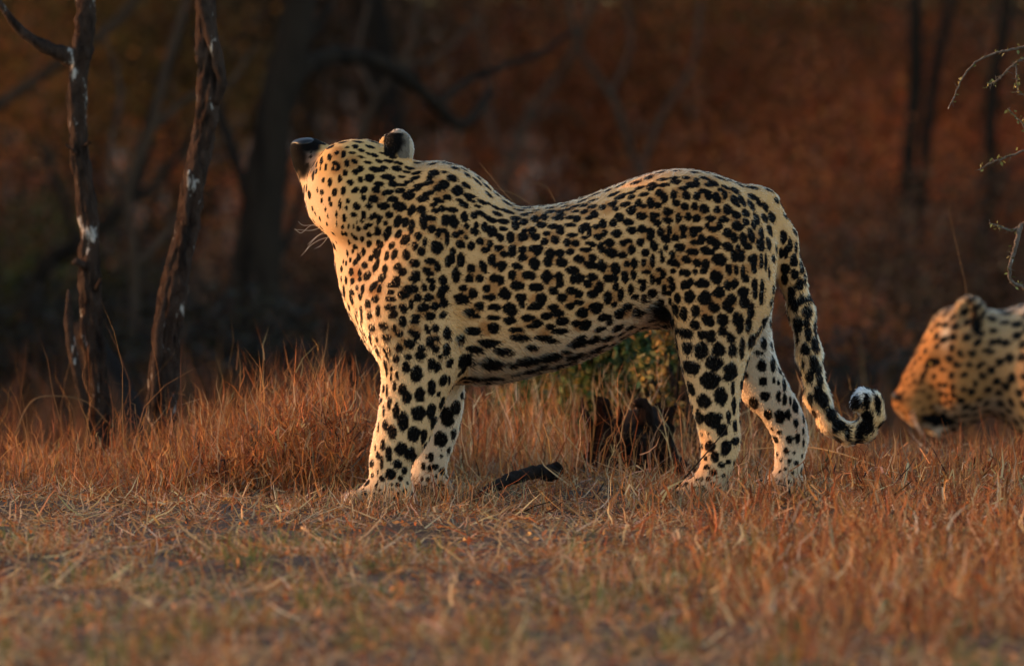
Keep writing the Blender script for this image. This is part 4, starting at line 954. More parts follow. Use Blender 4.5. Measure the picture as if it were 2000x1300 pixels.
def main_coat(p, n, S, rs, jitter, ROS):
    z = main_zones(p, n); u, v = z['u'], z['v']
    d = spot_field(p, n, S); ring = spot_field(p, n, ROS)
    k = len(p)
    tan_, pale, ochre, white, rust = [np.array(c) for c in ((.49, .268, .112), (.50, .315, .16), (.41, .205, .068), (.50, .385, .275), (.26, .105, .032))]
    c = np.tile(tan_, (k, 1))
    big = Noise(31, .25)(p)
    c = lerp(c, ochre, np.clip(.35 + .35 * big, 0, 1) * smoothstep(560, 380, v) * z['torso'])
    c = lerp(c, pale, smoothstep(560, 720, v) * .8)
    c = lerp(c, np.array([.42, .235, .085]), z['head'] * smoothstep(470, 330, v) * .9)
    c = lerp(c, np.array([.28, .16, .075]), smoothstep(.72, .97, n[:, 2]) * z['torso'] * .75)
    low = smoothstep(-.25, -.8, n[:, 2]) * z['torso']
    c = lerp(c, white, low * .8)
    inner = np.where(p[:, 1] > .03, smoothstep(.25, -.35, n[:, 1]), np.where(p[:, 1] < -.03, smoothstep(.1, .5, n[:, 1]), 0)) * np.maximum(z['leg'], np.where((u > 1440) & (v > 560) & (p[:, 1] > .02), 1, 0) * (1 - z['tail']))
    c = lerp(c, white, np.clip(inner, 0, 1) * .85)
    chest = smoothstep(-.35, -.85, n[:, 0]) * smoothstep(330, 420, v) * np.where(u < 800, 1, 0)
    c = lerp(c, np.array([.50, .345, .21]), chest * .65)
    c = lerp(c, np.array([.48, .335, .21]), smoothstep(640, 600, u) * smoothstep(335, 350, v) * .7)
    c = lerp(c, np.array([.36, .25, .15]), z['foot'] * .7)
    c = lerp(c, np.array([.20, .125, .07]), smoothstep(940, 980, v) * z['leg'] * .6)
    # rust fill of the rosettes
    fill = np.maximum(smoothstep(1.5, .5, ring), .30 * smoothstep(1.7, 1.0, d) * smoothstep(720, 620, v) * z['torso'])
    c = lerp(c, rust, np.clip(fill * .85, 0, 1))
    # tail: pale below, white tip
    tl = z['tail']
    c = lerp(c, white, tl * smoothstep(.2, -.6, n[:, 0]) * .2)
    c = lerp(c, np.array([.56, .51, .45]), tl * smoothstep(66, 71, z['tail_k']) * np.where((n[:, 2] > -.1) | (n[:, 0] > .2), 1, 0))
    c *= (1 + (.24 * rs.normal(size=k) + .10 * Noise(35, .012)(p)) * jitter)[:, None]
    wob = rs.normal(size=k) * .05 * jitter
    sp = smoothstep(1.05, .95, d + wob)
    # muzzle: grey-white, black nose and lips; ears black behind with a pale rim
    w2 = Noise(33, .025)(p) * 7 + rs.normal(size=k) * 3 * jitter
    mz = smoothstep(632, 614, u + w2) * smoothstep(352, 332, v + w2)
    c = lerp(c, np.array([.10, .075, .06]), mz * smoothstep(634, 612, u))
    blk = np.maximum(smoothstep(640, 618, u + w2 + (v - 285) * .8) * smoothstep(312, 292, v + w2), smoothstep(614, 592, u + w2) * smoothstep(354, 334, v + w2))
    ear = (v < 309) & (u > 750) & (u < 815) & (v < 309 - (790 - u) * .12)
    sp = np.where(ear, 0, sp)
    sp = np.maximum(sp, np.where(ear, smoothstep(792, 778, u + (v - 285) * .3 + w2 * .6), 0))
    c = np.where((ear & (u > 777))[:, None], np.where((u > 800)[:, None], np.array([.30, .23, .16]), np.array([.11, .085, .062])), c)
    c = np.where((ear & (v < 264))[:, None], np.array([.22, .16, .11]), c)
    sp = np.where(ear & (v < 259), 0, sp)
    sp = np.maximum(sp, blk)
    # dark sheath under the flank
    sh = np.exp(-((u - 1285) / 26) ** 2 - ((v - 612) / 20) ** 2)
    sp = np.maximum(sp, smoothstep(.35, .6, sh) * np.where(v < 632, 1, 0))
    c = lerp(c, SPOT * (1 + .5 * rs.uniform(size=(k, 1))), sp)
    return np.clip(c, .001, .9), z, sp

def build_main():
    f = build_main_field()
    V, Q, N, area = f.mesh(3)
    rs = np.random.RandomState(11)
    S = anchor_spots(V, N, read_spots())
    ROS = anchor_spots(V, N, read_rosettes()); mr = ROS.copy(); mr[:, [1, 4, 7, 10]] *= -1; ROS = np.vstack([ROS, mr])
    # the far flank mirrors the near one
    mir = S[np.abs(S[:, 1]) > .02].copy(); mir[:, [1, 4, 7, 10]] *= -1
    Vs = V[::3]; keep = []
    for i, s in enumerate(mir):
        keep.append(((Vs - s[:3]) ** 2).sum(1).min() < .02 ** 2)
    mir = mir[np.array(keep)]
    U_, W_ = project(V)
    hid = N[:, 1] > .15
    mir = mir[mir[:, 4] > .1] if len(mir) else mir
    S = np.vstack([S, mir])
    extra = fill_spots(V, N, S, lambda q: .024, lambda q: .0088, rs, mask=N[:, 1] > -.45)
    S = np.vstack([S, extra])
    S = np.vstack([S, fill_spots(V, N, S, lambda q: .031, lambda q: .0085, rs, mask=(U_ > 800) & (W_ < 930))])
    S = np.vstack([S, fill_spots(V, N, S, lambda q: .0165, lambda q: .0046, rs, mask=(W_ > 925) & (N[:, 2] > -.4))])
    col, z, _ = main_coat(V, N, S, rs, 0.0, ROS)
    root = empty('leopard', (.0, .0, 0))
    tag(root, 'leopard standing side-on with its head thrown up and tail curled at the tip', 'leopard', 'leopards')
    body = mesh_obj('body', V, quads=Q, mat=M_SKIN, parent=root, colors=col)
    p, n = sample_roots(V, Q, N, area, FUR_N, rs)
    # fewer strands on the side turned away
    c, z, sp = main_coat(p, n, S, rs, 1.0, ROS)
    u, v = z['u'], z['v']
    fl = np.zeros((len(p), 3))
    low = smoothstep(560, 720, v)
    fl += z['torso'][:, None] * np.stack([np.ones_like(u), np.zeros_like(u), -.35 - .25 * low], -1)
    chestw = smoothstep(900, 720, u) * z['torso']
    fl += chestw[:, None] * np.array([-.5, 0, -.9])
    fl += z['leg'][:, None] * np.array([.12, 0, -1.6])
    nose = P(590, 300, .05)
    hd = p - nose; hd /= np.linalg.norm(hd, axis=1)[:, None]
    fl += z['head'][:, None] * hd * 1.6
    fl = fl * (1 - z['tail'])[:, None] + tail_dir[z['tail_k']] * z['tail'][:, None]
    L = .0072 + .006 * smoothstep(620, 730, v) * z['torso'] - .001 * z['leg'] - .001 * z['foot'] - .002 * z['head'] + .002 * z['tail']
    L = L + .012 * np.exp(-((u - 1275) / 45) ** 2 - ((v - 612) / 26) ** 2)
    L = L + .010 * np.exp(-((u - 893) / 14) ** 2) * smoothstep(560, 600, v) * smoothstep(700, 660, v) * z['torso']
    L = np.where((u < 625) & (v < 345), .004, L)
    L = np.where((u > 750) & (u < 812) & (v < 305), .006, L)
    lift = np.full(len(p), .24) + .12 * low + .10 * z['tail']
    make_fur('fur', p, n, fl, np.maximum(L, .004), lift, c, np.full(len(p), FUR_R), M_FUR, root, rs)['kind'] = 'stuff'
    # nose pad: a broad wedge with two nostril hollows
    c0 = P(594, 280, .055)
    th = np.linspace(0, 2 * math.pi, 20, endpoint=False); ph = np.linspace(-1.45, 1.45, 12)
    NV = []
    for a in ph:
        for t in th:
            x, y_, z_ = math.cos(a) * math.cos(t), math.cos(a) * math.sin(t), math.sin(a)
            q = np.array([x * .0265, y_ * .030, z_ * .0115])
            for s in (-1, 1):
                dd = np.linalg.norm(np.array([x + .75, y_ - s * .55, z_ + .1]))
                q *= 1 - .28 * math.exp(-(dd / .28) ** 2)
            q[2] += .10 * q[0]
            NV.append(c0 + q)
    i_ = np.arange(11)[:, None] * 20; j_ = np.arange(20)[None]; jn = (j_ + 1) % 20
    NQ = np.stack([i_ + j_, i_ + jn, i_ + 20 + jn, i_ + 20 + j_], -1).reshape(-1, 4)
    mesh_obj('nose', np.array(NV), quads=NQ, tris=[(0, k2 + 1, k2) for k2 in range(1, 19)] + [(220, 220 + k2, 220 + k2 + 1) for k2 in range(1, 19)], mat=M_NOSE, parent=root)
    # whiskers sweeping down past the throat
    for pts in ([(622, 436, .0), (604, 442, -.005), (588, 455, -.01), (576, 447, -.012)], [(628, 444, 0), (606, 450, -.004), (575, 448, -.01)], [(640, 455, -.01), (622, 460, -.02), (606, 476, -.03), (596, 492, -.035)],
                [(648, 462, -.01), (625, 468, -.02), (606, 480, -.03), (588, 500, -.035)], [(634, 452, .0), (618, 462, -.01), (600, 478, -.02)], [(630, 446, .01), (612, 440, 0), (592, 440, -.01), (582, 432, -.012)], [(644, 458, 0), (628, 478, -.01), (614, 486, -.02)]):
        v_, q_, t_ = tube(catmull([P(*q) for q in pts], 12), [.0006, .00045, .0002], 5)
        mesh_obj('whisker', v_, quads=q_, tris=t_, mat=M_WHISK, parent=root)
    # eyes look up at the sky, just over the brow
    for y_ in (-.012, .058):
        e = P(652, 291, y_)
        ev = []
        for a in ph:
            for t in th: ev.append(e + np.array([math.cos(a) * math.cos(t), math.cos(a) * math.sin(t), math.sin(a)]) * .0085)
        eo = mesh_obj('eye', np.array(ev), quads=NQ, mat=M_EYE, parent=root)
        pv = [e + np.array([math.cos(t) * .004 - .004, math.sin(t) * .004, .0083]) for t in th]
        mesh_obj('pupil', np.array(pv), faces=[list(range(20))], mat=M_PUPIL, parent=eo)
    return root

# ------------------------------------------------------------------ the second leopard, stepping up out of the dip
def build_second():
    Y = 2.7
    f = Field((.70, Y - .26, -.66), (3.0, Y + .26, .40), .0065)
    p = lambda u, v, dy=0: P(u, v, Y + dy)
    f.ell(p(1895, 688), (.092, .082, .098), k=.03)
    f.cone(p(1872, 662), .075, p(1800, 742), .045, k=.03)
    f.cone(p(1850, 745), .068, p(1783, 785), .046, k=.03)
    f.ell(p(1764, 782), (.022, .026, .020), k=.02)
    f.cone(p(1880, 790), .055, p(1832, 832), .028, k=.025)
    f.ell(p(1800, 815, -.025), (.035, .025, .028), k=.02)
    f.ell(p(1800, 815, .025), (.035, .025, .028), k=.02)
    f.ell(p(1880, 760, -.05), (.06, .05, .06), k=.03)
    f.ell(p(1828, 690, -.042), (.030, .022, .016), k=.015)
    f.ell(p(1828, 690, .042), (.030, .022, .016), k=.015)
    f.ell(p(1824, 712, -.078), (.020, .016, .012), k=.015, cut=True)
    f.ell(p(1815, 770, -.075), (.045, .016, .018), k=.02, cut=True)
    f.cone(p(1905, 700), .105, p(2075, 725), .165, k=.04, sq=(1, .85, 1))
    for s in (-1, 1):
        c = p(1893, 615, s * .058)
        f.ell(c, (.040, .024, .044), k=.008, rot=[(1, -s * .35 * -1, .1), (s * -.35, 1, 0), (-.1, 0, 1)])
        f.ell(c + np.array([-.012, s * .016 if s < 0 else s * .016, .004]), (.020, .016, .028), k=.006, cut=True)
    # trunk and limbs, mid-stride
    x0 = p(2075, 725)
    hip = x0 + np.array([.72, 0, -.02]); mid = x0 + np.array([.36, 0, -.05])
    f.cone(x0, .165, mid, .150, k=.05, sq=(1, .85, 1)); f.cone(mid, .150, hip, .150, k=.05, sq=(1, .85, 1))
    f.ell(x0 + np.array([-.02, -.1, -.02]), (.09, .06, .14), k=.04); f.ell(x0 + np.array([-.02, .1, -.02]), (.09, .06, .14), k=.04)
    def limb(a, pts):
        q = np.array(a, float)
        for dx, dy, dz, r0, r1 in pts:
            e = q + np.array([dx, dy, dz]); f.cone(q, r0, e, r1, k=.025); q = e
        f.ell(q + np.array([-.03, 0, -.005]), (.055, .042, .026), k=.02)
    g = lambda q: float(H(q[0], q[1]))
    gz = g(x0) + .03
    def drop(a, pts):
        tot = sum(t[2] for t in pts); need = gz - a[2]; s = need / tot
        limb(a, [(dx, dy, dz * s, r0, r1) for dx, dy, dz, r0, r1 in pts])
    drop(x0 + np.array([-.04, -.09, -.06]), [(.05, 0, -.14, .07, .055), (-.10, 0, -.13, .05, .036), (-.04, 0, -.05, .036, .036)])
    drop(x0 + np.array([.0, .09, -.06]), [(.08, 0, -.13, .07, .055), (.02, 0, -.13, .05, .036), (-.03, 0, -.05, .036, .036)])
    drop(hip + np.array([.0, -.09, -.04]), [(-.08, 0, -.13, .10, .065), (.12, 0, -.10, .06, .034), (-.06, 0, -.10, .034, .034)])
    drop(hip + np.array([.03, .09, -.04]), [(-.02, 0, -.13, .10, .065), (.14, 0, -.10, .06, .034), (-.02, 0, -.10, .034, .034)])
    q = hip + np.array([.12, 0, .05])
    for dx, dz, r0, r1 in ((.12, -.06, .05, .032), (.16, -.14, .032, .027), (.14, -.04, .027, .024), (.10, .05, .024, .018)):
        e = q + np.array([dx, 0, dz]); f.cone(q, r0, e, r1, k=.02); q = e
    V, Q, N, area = f.mesh(2)
    rs = np.random.RandomState(23)
    nosep = p(1764, 782)
    dist = lambda q: math.hypot(q[0] - nosep[0], q[2] - nosep[2])
    S = fill_spots(V, N, np.zeros((0, 14)), lambda q: float(np.interp(dist(q), [.05, .2, .35, .6], [.0155, .0225, .030, .060])),
                   lambda q: float(np.interp(dist(q), [.05, .2, .35, .6], [.0062, .0092, .0125, .013])), rs, rosette=lambda q: .021 if dist(q) > .5 and q[2] > .0 else 0)
    e_pos = p(1822, 706, -.062)
    def coat(pp, nn, jit):
        d = spot_field(pp, nn, S)
        u, v = project(pp); kk = len(pp)
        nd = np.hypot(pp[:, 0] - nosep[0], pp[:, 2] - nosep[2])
        c = np.tile(np.array([.27, .175, .09]), (kk, 1))  # coat darker than the first leopard's, shade put into the colour
        c = lerp(c, np.array([.27, .115, .036]), smoothstep(.34, .14, nd))  # face turned orange, the warm sunlight on it put into the coat colour
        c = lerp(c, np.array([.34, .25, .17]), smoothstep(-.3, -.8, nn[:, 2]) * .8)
        c = lerp(c, np.array([.62, .50, .37]), np.exp(-((u - 1832) / 30) ** 2 - ((v - 852) / 18) ** 2))
        c = lerp(c, np.array([.50, .40, .28]), np.exp(-((u - 1846) / 9) ** 2 - ((v - 655) / 22) ** 2) * .8)
        c *= (1 + .1 * jit * rs.normal(size=kk))[:, None]
        sp = smoothstep(1.08, .92, d) * (1 - .3 * smoothstep(.10, .05, nd))
        mouth = np.exp(-((u - 1832 + (v - 820) * -1.2) / 40) ** 2 - ((v - 820) / 14) ** 2)
        sp = np.maximum(sp, smoothstep(.3, .6, mouth))
        ear_back = np.exp(-((u - 1906) / 13) ** 2 - ((v - 632) / 26) ** 2) * np.where(pp[:, 1] < Y, 1, 0)
        sp = np.maximum(sp, smoothstep(.35, .6, ear_back))
        eye = np.maximum(np.exp(-((u - 1822) / 19) ** 2 - ((v - 708) / 12) ** 2), np.maximum(np.exp(-((u - 1803 + (v - 735) * .5) / 6) ** 2 - ((v - 735) / 24) ** 2), np.exp(-((u - 1754) / 14) ** 2 - ((v - 776) / 11) ** 2)))
        sp = np.maximum(sp, smoothstep(.4, .7, eye))
        return np.clip(lerp(c, SPOT, sp), .003, .9)
    root = empty('leopard')
    tag(root, 'blurred second leopard whose lowered head enters the picture at the right edge', 'leopard', 'leopards')
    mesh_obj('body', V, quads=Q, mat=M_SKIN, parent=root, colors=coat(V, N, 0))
    pp, nn = sample_roots(V, Q, N, area, 90000, rs)
    hd = pp - nosep; hd /= np.linalg.norm(hd, axis=1)[:, None]; hd[:, 2] -= .3
    nd = np.hypot(pp[:, 0] - nosep[0], pp[:, 2] - nosep[2])
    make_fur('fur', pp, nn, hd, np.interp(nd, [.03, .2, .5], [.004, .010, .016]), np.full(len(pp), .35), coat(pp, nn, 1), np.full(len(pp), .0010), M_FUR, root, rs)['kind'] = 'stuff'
    th = np.linspace(0, 2 * math.pi, 16, endpoint=False); ph = np.linspace(-1.45, 1.45, 9)
    i_ = np.arange(8)[:, None] * 16; j_ = np.arange(16)[None]; jn = (j_ + 1) % 16
    NQ = np.stack([i_ + j_, i_ + jn, i_ + 16 + jn, i_ + 16 + j_], -1).reshape(-1, 4)
    ball = lambda c, r: np.array([c + np.array([math.cos(a) * math.cos(t) * r[0], math.cos(a) * math.sin(t) * r[1], math.sin(a) * r[2]]) for a in ph for t in th])
    mesh_obj('nose', ball(p(1752, 774), (.014, .020, .011)), quads=NQ, mat=M_NOSE, parent=root)
    for s in (-1, 1):
        mesh_obj('eye', ball(p(1822, 708, s * .050), (.012, .010, .010)), quads=NQ, mat=M_EYE, parent=root)
    for s in (-1, 1):
        for a in range(4):
            v_, q_, t_ = tube(catmull([p(1788, 800 + a * 7, s * .045), p(1778 + a * 6, 808 + a * 10, s * .09), p(1780 + a * 10, 822 + a * 14, s * .12)], 8), [.0007, .0005, .0002], 5)
            mesh_obj('whisker', v_, quads=q_, tris=t_, mat=M_WHISK, parent=root)
    return root

FUR_N, FUR_R = 420000, .00068
build_main()
build_second()

# ------------------------------------------------------------------ grass and litter
STRAW = [(.40, .265, .135), (.33, .21, .105), (.48, .34, .20)]
TAN = [(.33, .14, .044), (.38, .18, .06), (.22, .085, .028)]
RUSTY = [(.23, .064, .016), (.30, .092, .024), (.15, .038, .010), (.36, .135, .042)]
GREYB = [(.13, .095, .06), (.085, .058, .037), (.20, .145, .095)]
GREEN = [(.10, .115, .03), (.16, .14, .035), (.07, .09, .026)]

def blades(base, length, width, lean, azim, bend, cols, rs, seg=4):
    """tapering, bending strips; lean from upright in radians"""
    n = len(base)
    ts = np.linspace(0, 1, seg)
    dirh = np.stack([np.cos(azim), np.sin(azim), np.zeros(n)], -1)
    pts = np.zeros((n, seg, 3)); cur = base.copy(); pts[:, 0] = cur
    ang = lean.copy()
    kink = rs.normal(size=(n, seg, 3)) * .20
    for s in range(1, seg):
        d = dirh * np.sin(ang)[:, None] + np.array([0, 0, 1.0]) * np.cos(ang)[:, None] + kink[:, s]
        cur = cur + d * (length / (seg - 1))[:, None]; pts[:, s] = cur
        ang = ang + bend / (seg - 1)
    g = H(pts[:, 1:, 0], pts[:, 1:, 1]) + .003
    pts[:, 1:, 2] = np.maximum(pts[:, 1:, 2], g)
    tw = rs.uniform(0, 6.28, n)
    side = np.stack([-np.sin(azim + tw * .3), np.cos(azim + tw * .3), .3 * np.sin(tw)], -1)
    # half of the blades turn their flat to the viewer
    flat = rs.uniform(size=n) < .55
    side[flat] = np.stack([np.cos(tw[flat] * .15), np.zeros(flat.sum()), np.sin(tw[flat])*.4], -1)
    side /= np.linalg.norm(side, axis=1)[:, None]
    V = np.zeros((n, 2 * seg - 1, 3)); C = np.zeros((n, 2 * seg - 1, 3))
    for s in range(seg - 1):
        w = (width * (1 - .75 * ts[s]) / 2)[:, None]
        V[:, 2 * s] = pts[:, s] - side * w; V[:, 2 * s + 1] = pts[:, s] + side * w
    V[:, -1] = pts[:, -1]
    C[:] = cols[:, None]
    T = []
    for s in range(seg - 2):
        T += [(2 * s, 2 * s + 1, 2 * s + 3), (2 * s, 2 * s + 3, 2 * s + 2)]
    T.append((2 * seg - 4, 2 * seg - 3, 2 * seg - 2))
    T = np.array(T)[None] + (np.arange(n) * (2 * seg - 1))[:, None, None]
    return V.reshape(-1, 3), T.reshape(-1, 3), C.reshape(-1, 3)

def stems(base, length, width, lean, azim, bend, cols, rs, forks=3):
    """wiry stems that carry side shoots"""
    v, t, c = blades(base, length, width, lean, azim, bend, cols, rs, 6)
    n = len(base); pts = v.reshape(n, 11, 3); out = [(v, t, c)]
    for k in range(forks):
        j = rs.randint(1, 5, n); f_ = rs.uniform(size=(n, 1)); i = np.arange(n)
        b0 = (pts[i, 2 * j] + pts[i, 2 * j + 1]) / 2
        b1 = np.where((j < 4)[:, None], (pts[i, np.minimum(2 * j + 2, 10)] + pts[i, np.minimum(2 * j + 3, 10)]) / 2, pts[i, 10])
        out.append(blades(b0 * (1 - f_) + b1 * f_, length * rs.uniform(.12, .38, n), width * .75, np.clip(lean + rs.uniform(-.9, .9, n), -1.6, 1.6), rs.uniform(0, 6.28, n), rs.normal(size=n) * .6, cols * rs.uniform(.8, 1.2, (n, 1)), rs, 3))
    return stack(out)

def stack(parts):
    V, T, C, n = [], [], [], 0
    for v, t, c in parts:
        V.append(v); T.append(t + n); C.append(c); n += len(v)
    return np.concatenate(V), np.concatenate(T), np.concatenate(C)

def grass_obj(name, label, parts):
    V, T, C = stack(parts)
    return tag(mesh_obj(name, V, tris=T, mat=M_GRASS, smooth=False, colors=C), label, None, None, 'stuff')

def clumpy(n, x0, x1, y0, y1, rs, clumps, spread):
    """places gathered in tufts"""
    cx, cy = rs.uniform(x0, x1, clumps), rs.uniform(y0, y1, clumps)
    k = rs.randint(0, clumps, n)
    r = rs.normal(size=(n, 2)) * (spread * rs.uniform(.4, 1.5, clumps))[k][:, None]
    x, y = cx[k] + r[:, 0], cy[k] + r[:, 1]
    az = np.arctan2(r[:, 1], r[:, 0]) + rs.normal(size=n) * .6
    return x, y, az, k

def on_ground(x, y, dz=0.0): return np.stack([x, y, H(x, y) + dz], -1)
def paws_clear(x, y):
    """keep tall blades off the spots where the cat stands"""
    ok = np.ones(len(x), bool)
    for px, py in ((-.25, -.085), (-.165, .085), (.36, -.08), (.52, .08)):
        ok &= ((x - px) / .085) ** 2 + ((y - py) / .06) ** 2 > 1
    return ok

rg = np.random.RandomState(99)
U = rg.uniform
# flat straw litter
n = 62000
x, y = U(-1.7, 1.7, n), U(-3.9, 1.5, n)
keepl = gn1(np.stack([x * 1.7, y * 1.7, x * 0 + 3], -1)) + rg.normal(size=n) * .3 > -.42
x, y = x[keepl], y[keepl]; n = len(x)
col = np.where((U(size=n) < .5)[:, None], pick_cols(n, STRAW, rg, .35), np.where((U(size=n) < .35)[:, None], pick_cols(n, GREYB, rg), pick_cols(n, TAN + RUSTY, rg, .4)))
grass_obj('straw_litter', 'flattened straw and broken stems littering the ground', [blades(on_ground(x, y, 0) + np.stack([x * 0, x * 0, U(.001, .018, n)], -1), U(.025, .10, n), U(.0016, .0052, n), U(1.15, 1.7, n), U(0, 6.28, n), rg.normal(size=n) * .5, col, rg)])
# fallen leaf scraps
n = 9000
x, y = U(-1.7, 1.7, n), U(-3.9, 1.3, n)
lv, lt, lc = leaf_cards(on_ground(x, y, .006), .016, rg, pick_cols(n, [(.34, .11, .03), (.26, .085, .025), (.40, .19, .06), (.20, .11, .05)], rg, .35), up=.0)
lv[:, 2] = np.maximum(lv[:, 2], H(lv[:, 0], lv[:, 1]) + .002)
tag(mesh_obj('leaf_scraps', lv, tris=lt, mat=M_LEAF, smooth=False, colors=lc), 'rust-coloured scraps of fallen leaf strewn over the ground', None, None, 'stuff')
# short stubble
n = 17000
x, y, az, k = clumpy(n, -1.7, 1.7, -3.9, 1.4, rg, 800, .04)
sel = paws_clear(x, y); x, y, az, k = x[sel], y[sel], az[sel], k[sel]; n = len(x)
mixr = smoothstep(-.1, .9, x + rg.normal(size=n) * .35)
col = np.where((U(size=n) < .22 + .6 * mixr)[:, None], pick_cols(n, RUSTY, rg), np.where((U(size=n) < .6)[:, None], pick_cols(n, TAN, rg), pick_cols(n, STRAW, rg)))
ln = U(.02, .065, n) * (1 + .7 * mixr)
grass_obj('dry_stubble', 'short dry grass stubble, tan at left and rusty at right', [blades(on_ground(x, y), ln, U(.0014, .0036, n), np.abs(rg.normal(size=n)) * .75, az, rg.normal(size=n) * 1.8, col, rg)])
# rusty grass, right foreground
parts = []
n = 4200
x, y, az, k = clumpy(n, .25, 1.6, -2.9, .10, rg, 170, .05)
sel = paws_clear(x, y) & (U(size=n) < smoothstep(.22, .75, x + .10 * (-y))); x, y, az = x[sel], y[sel], az[sel]; n = len(x)
tall = .55 + .45 * smoothstep(-.2, -1.6, y)
parts.append(blades(on_ground(x, y), U(.035, .15, n) * tall, U(.0016, .0042, n), np.abs(rg.normal(size=n)) * .85, az, rg.normal(size=n) * 2.0, pick_cols(n, RUSTY + RUSTY + TAN + STRAW[:1] + GREYB[:2], rg, .5), rg, 5))
n = 1200
x, y = U(.2, 1.6, n), U(-2.8, .15, n)
sel = paws_clear(x, y) & (U(size=n) < smoothstep(.2, .8, x)); x, y = x[sel], y[sel]; n = len(x)
parts.append(stems(on_ground(x, y), U(.07, .20, n) * (.5 + .5 * smoothstep(-.1, -1.4, y)), U(.0014, .0028, n), np.abs(rg.normal(size=n)) * .8, U(0, 6.28, n), rg.normal(size=n) * 1.2, pick_cols(n, RUSTY + TAN, rg, .35), rg))
n = 12000
x, y = U(.15, 1.6, n), U(-2.9, .3, n)
sel = paws_clear(x, y) & (U(size=n) < smoothstep(.1, .8, x)); x, y = x[sel], y[sel]; n = len(x)
parts.append(blades(on_ground(x, y) + np.stack([x * 0, x * 0, U(0, .07, n)], -1), U(.02, .085, n), U(.0018, .0055, n), U(.3, 2.5, n), U(0, 6.28, n), rg.normal(size=n) * 2, pick_cols(n, RUSTY + TAN + STRAW, rg, .45), rg, 4))
n = 2600
x, y, az, k = clumpy(n, .62, 1.6, .2, 1.1, rg, 80, .05)
parts.append(blades(on_ground(x, y), U(.04, .115, n), U(.0014, .003, n), np.abs(rg.normal(size=n)) * .35, az, rg.normal(size=n) * .9, pick_cols(n, RUSTY + TAN, rg, .4), rg, 5))
grass_obj('rusty_grass', 'tangled rust-coloured dry grass at the lower right', parts)
# tussocks left of the fore legs
parts = []
n = 2500
x, y, az, k = clumpy(n, -.70, -.27, .25, 1.05, rg, 46, .045)
hump = np.exp(-((x + .40) / .24) ** 2)
parts.append(blades(on_ground(x, y), U(.06, .24, n) * (.45 + .6 * hump), U(.0014, .0034, n), np.abs(rg.normal(size=n)) * .8, az, rg.normal(size=n) * 2.0, pick_cols(n, RUSTY + TAN + GREYB, rg, .4), rg, 5))
n = 1300
x, y, az, k = clumpy(n, -.75, -.25, .25, 1.0, rg, 46, .06)
hump = np.exp(-((x + .40) / .24) ** 2)
parts.append(stems(on_ground(x, y), U(.10, .27, n) * (.45 + .55 * hump), U(.0014, .0026, n), np.abs(rg.normal(size=n)) * .5, az, rg.normal(size=n) * 1.0, pick_cols(n, TAN + RUSTY + STRAW[:1], rg, .35), rg, 4))
# broken stems tangled in the tussocks
n = 7500
x, y, az, k = clumpy(n, -.72, -.27, .22, 1.0, rg, 60, .06)
hump = np.exp(-((x + .40) / .22) ** 2)
parts.append(blades(on_ground(x, y) + np.stack([x * 0, x * 0, U(0, .17, n) * hump], -1), U(.02, .085, n), U(.0016, .0046, n), U(.3, 2.5, n), U(0, 6.28, n), rg.normal(size=n) * 1.8, pick_cols(n, TAN + STRAW[:2] + RUSTY + RUSTY + GREYB, rg, .5), rg, 4))
n = 2400
x, y, az, k = clumpy(n, -1.6, -.62, .05, .95, rg, 80, .04)
parts.append(blades(on_ground(x, y), U(.025, .10, n), U(.0015, .0038, n), np.abs(rg.normal(size=n)) * .6, az, rg.normal(size=n) * 1.6, pick_cols(n, RUSTY + TAN, rg, .4), rg, 5))
n = 500
x, y = U(-1.6, -.6, n), U(.05, 1.0, n)
parts.append(stems(on_ground(x, y), U(.05, .15, n), U(.0014, .003, n), np.abs(rg.normal(size=n)) * .5, U(0, 6.28, n), rg.normal(size=n) * .9, pick_cols(n, RUSTY + TAN, rg, .35), rg))
# a few tall wisps
n = 90
x, y = U(-1.3, -.2, n), U(.3, 1.2, n)
parts.append(blades(on_ground(x, y), U(.18, .36, n), U(.0010, .0016, n), np.abs(rg.normal(size=n)) * .35, U(0, 6.28, n), rg.normal(size=n) * .8, pick_cols(n, TAN, rg), rg, 6))
grass_obj('brown_tussocks', 'tangled brown tussock grass left of the fore legs', parts)
# grass seen under the belly
parts = []
n = 1500
x, y, az, k = clumpy(n, -.14, .75, .45, 1.7, rg, 70, .06)
sel = ((x - .235) / .13) ** 2 + ((y - .78) / .12) ** 2 > 1; x, y, az = x[sel], y[sel], az[sel]; n = len(x)
parts.append(blades(on_ground(x, y), U(.06, .25, n) * (1 - .45 * smoothstep(.1, .4, x)), U(.0014, .0030, n), np.abs(rg.normal(size=n)) * .6, az, rg.normal(size=n) * 1.6, pick_cols(n, TAN + STRAW[:1] + RUSTY, rg, .45), rg, 5))
n = 420
x, y = U(-.12, .7, n), U(.4, 1.5, n)
sel = ((x - .235) / .13) ** 2 + ((y - .78) / .12) ** 2 > 1; x, y = x[sel], y[sel]; n = len(x)
parts.append(stems(on_ground(x, y), U(.08, .24, n), U(.0014, .0028, n), np.abs(rg.normal(size=n)) * .35, U(0, 6.28, n), rg.normal(size=n) * .7, pick_cols(n, TAN + STRAW, rg, .35), rg))
grass_obj('tan_grass', 'thin tan grass standing behind the legs under the belly', parts)
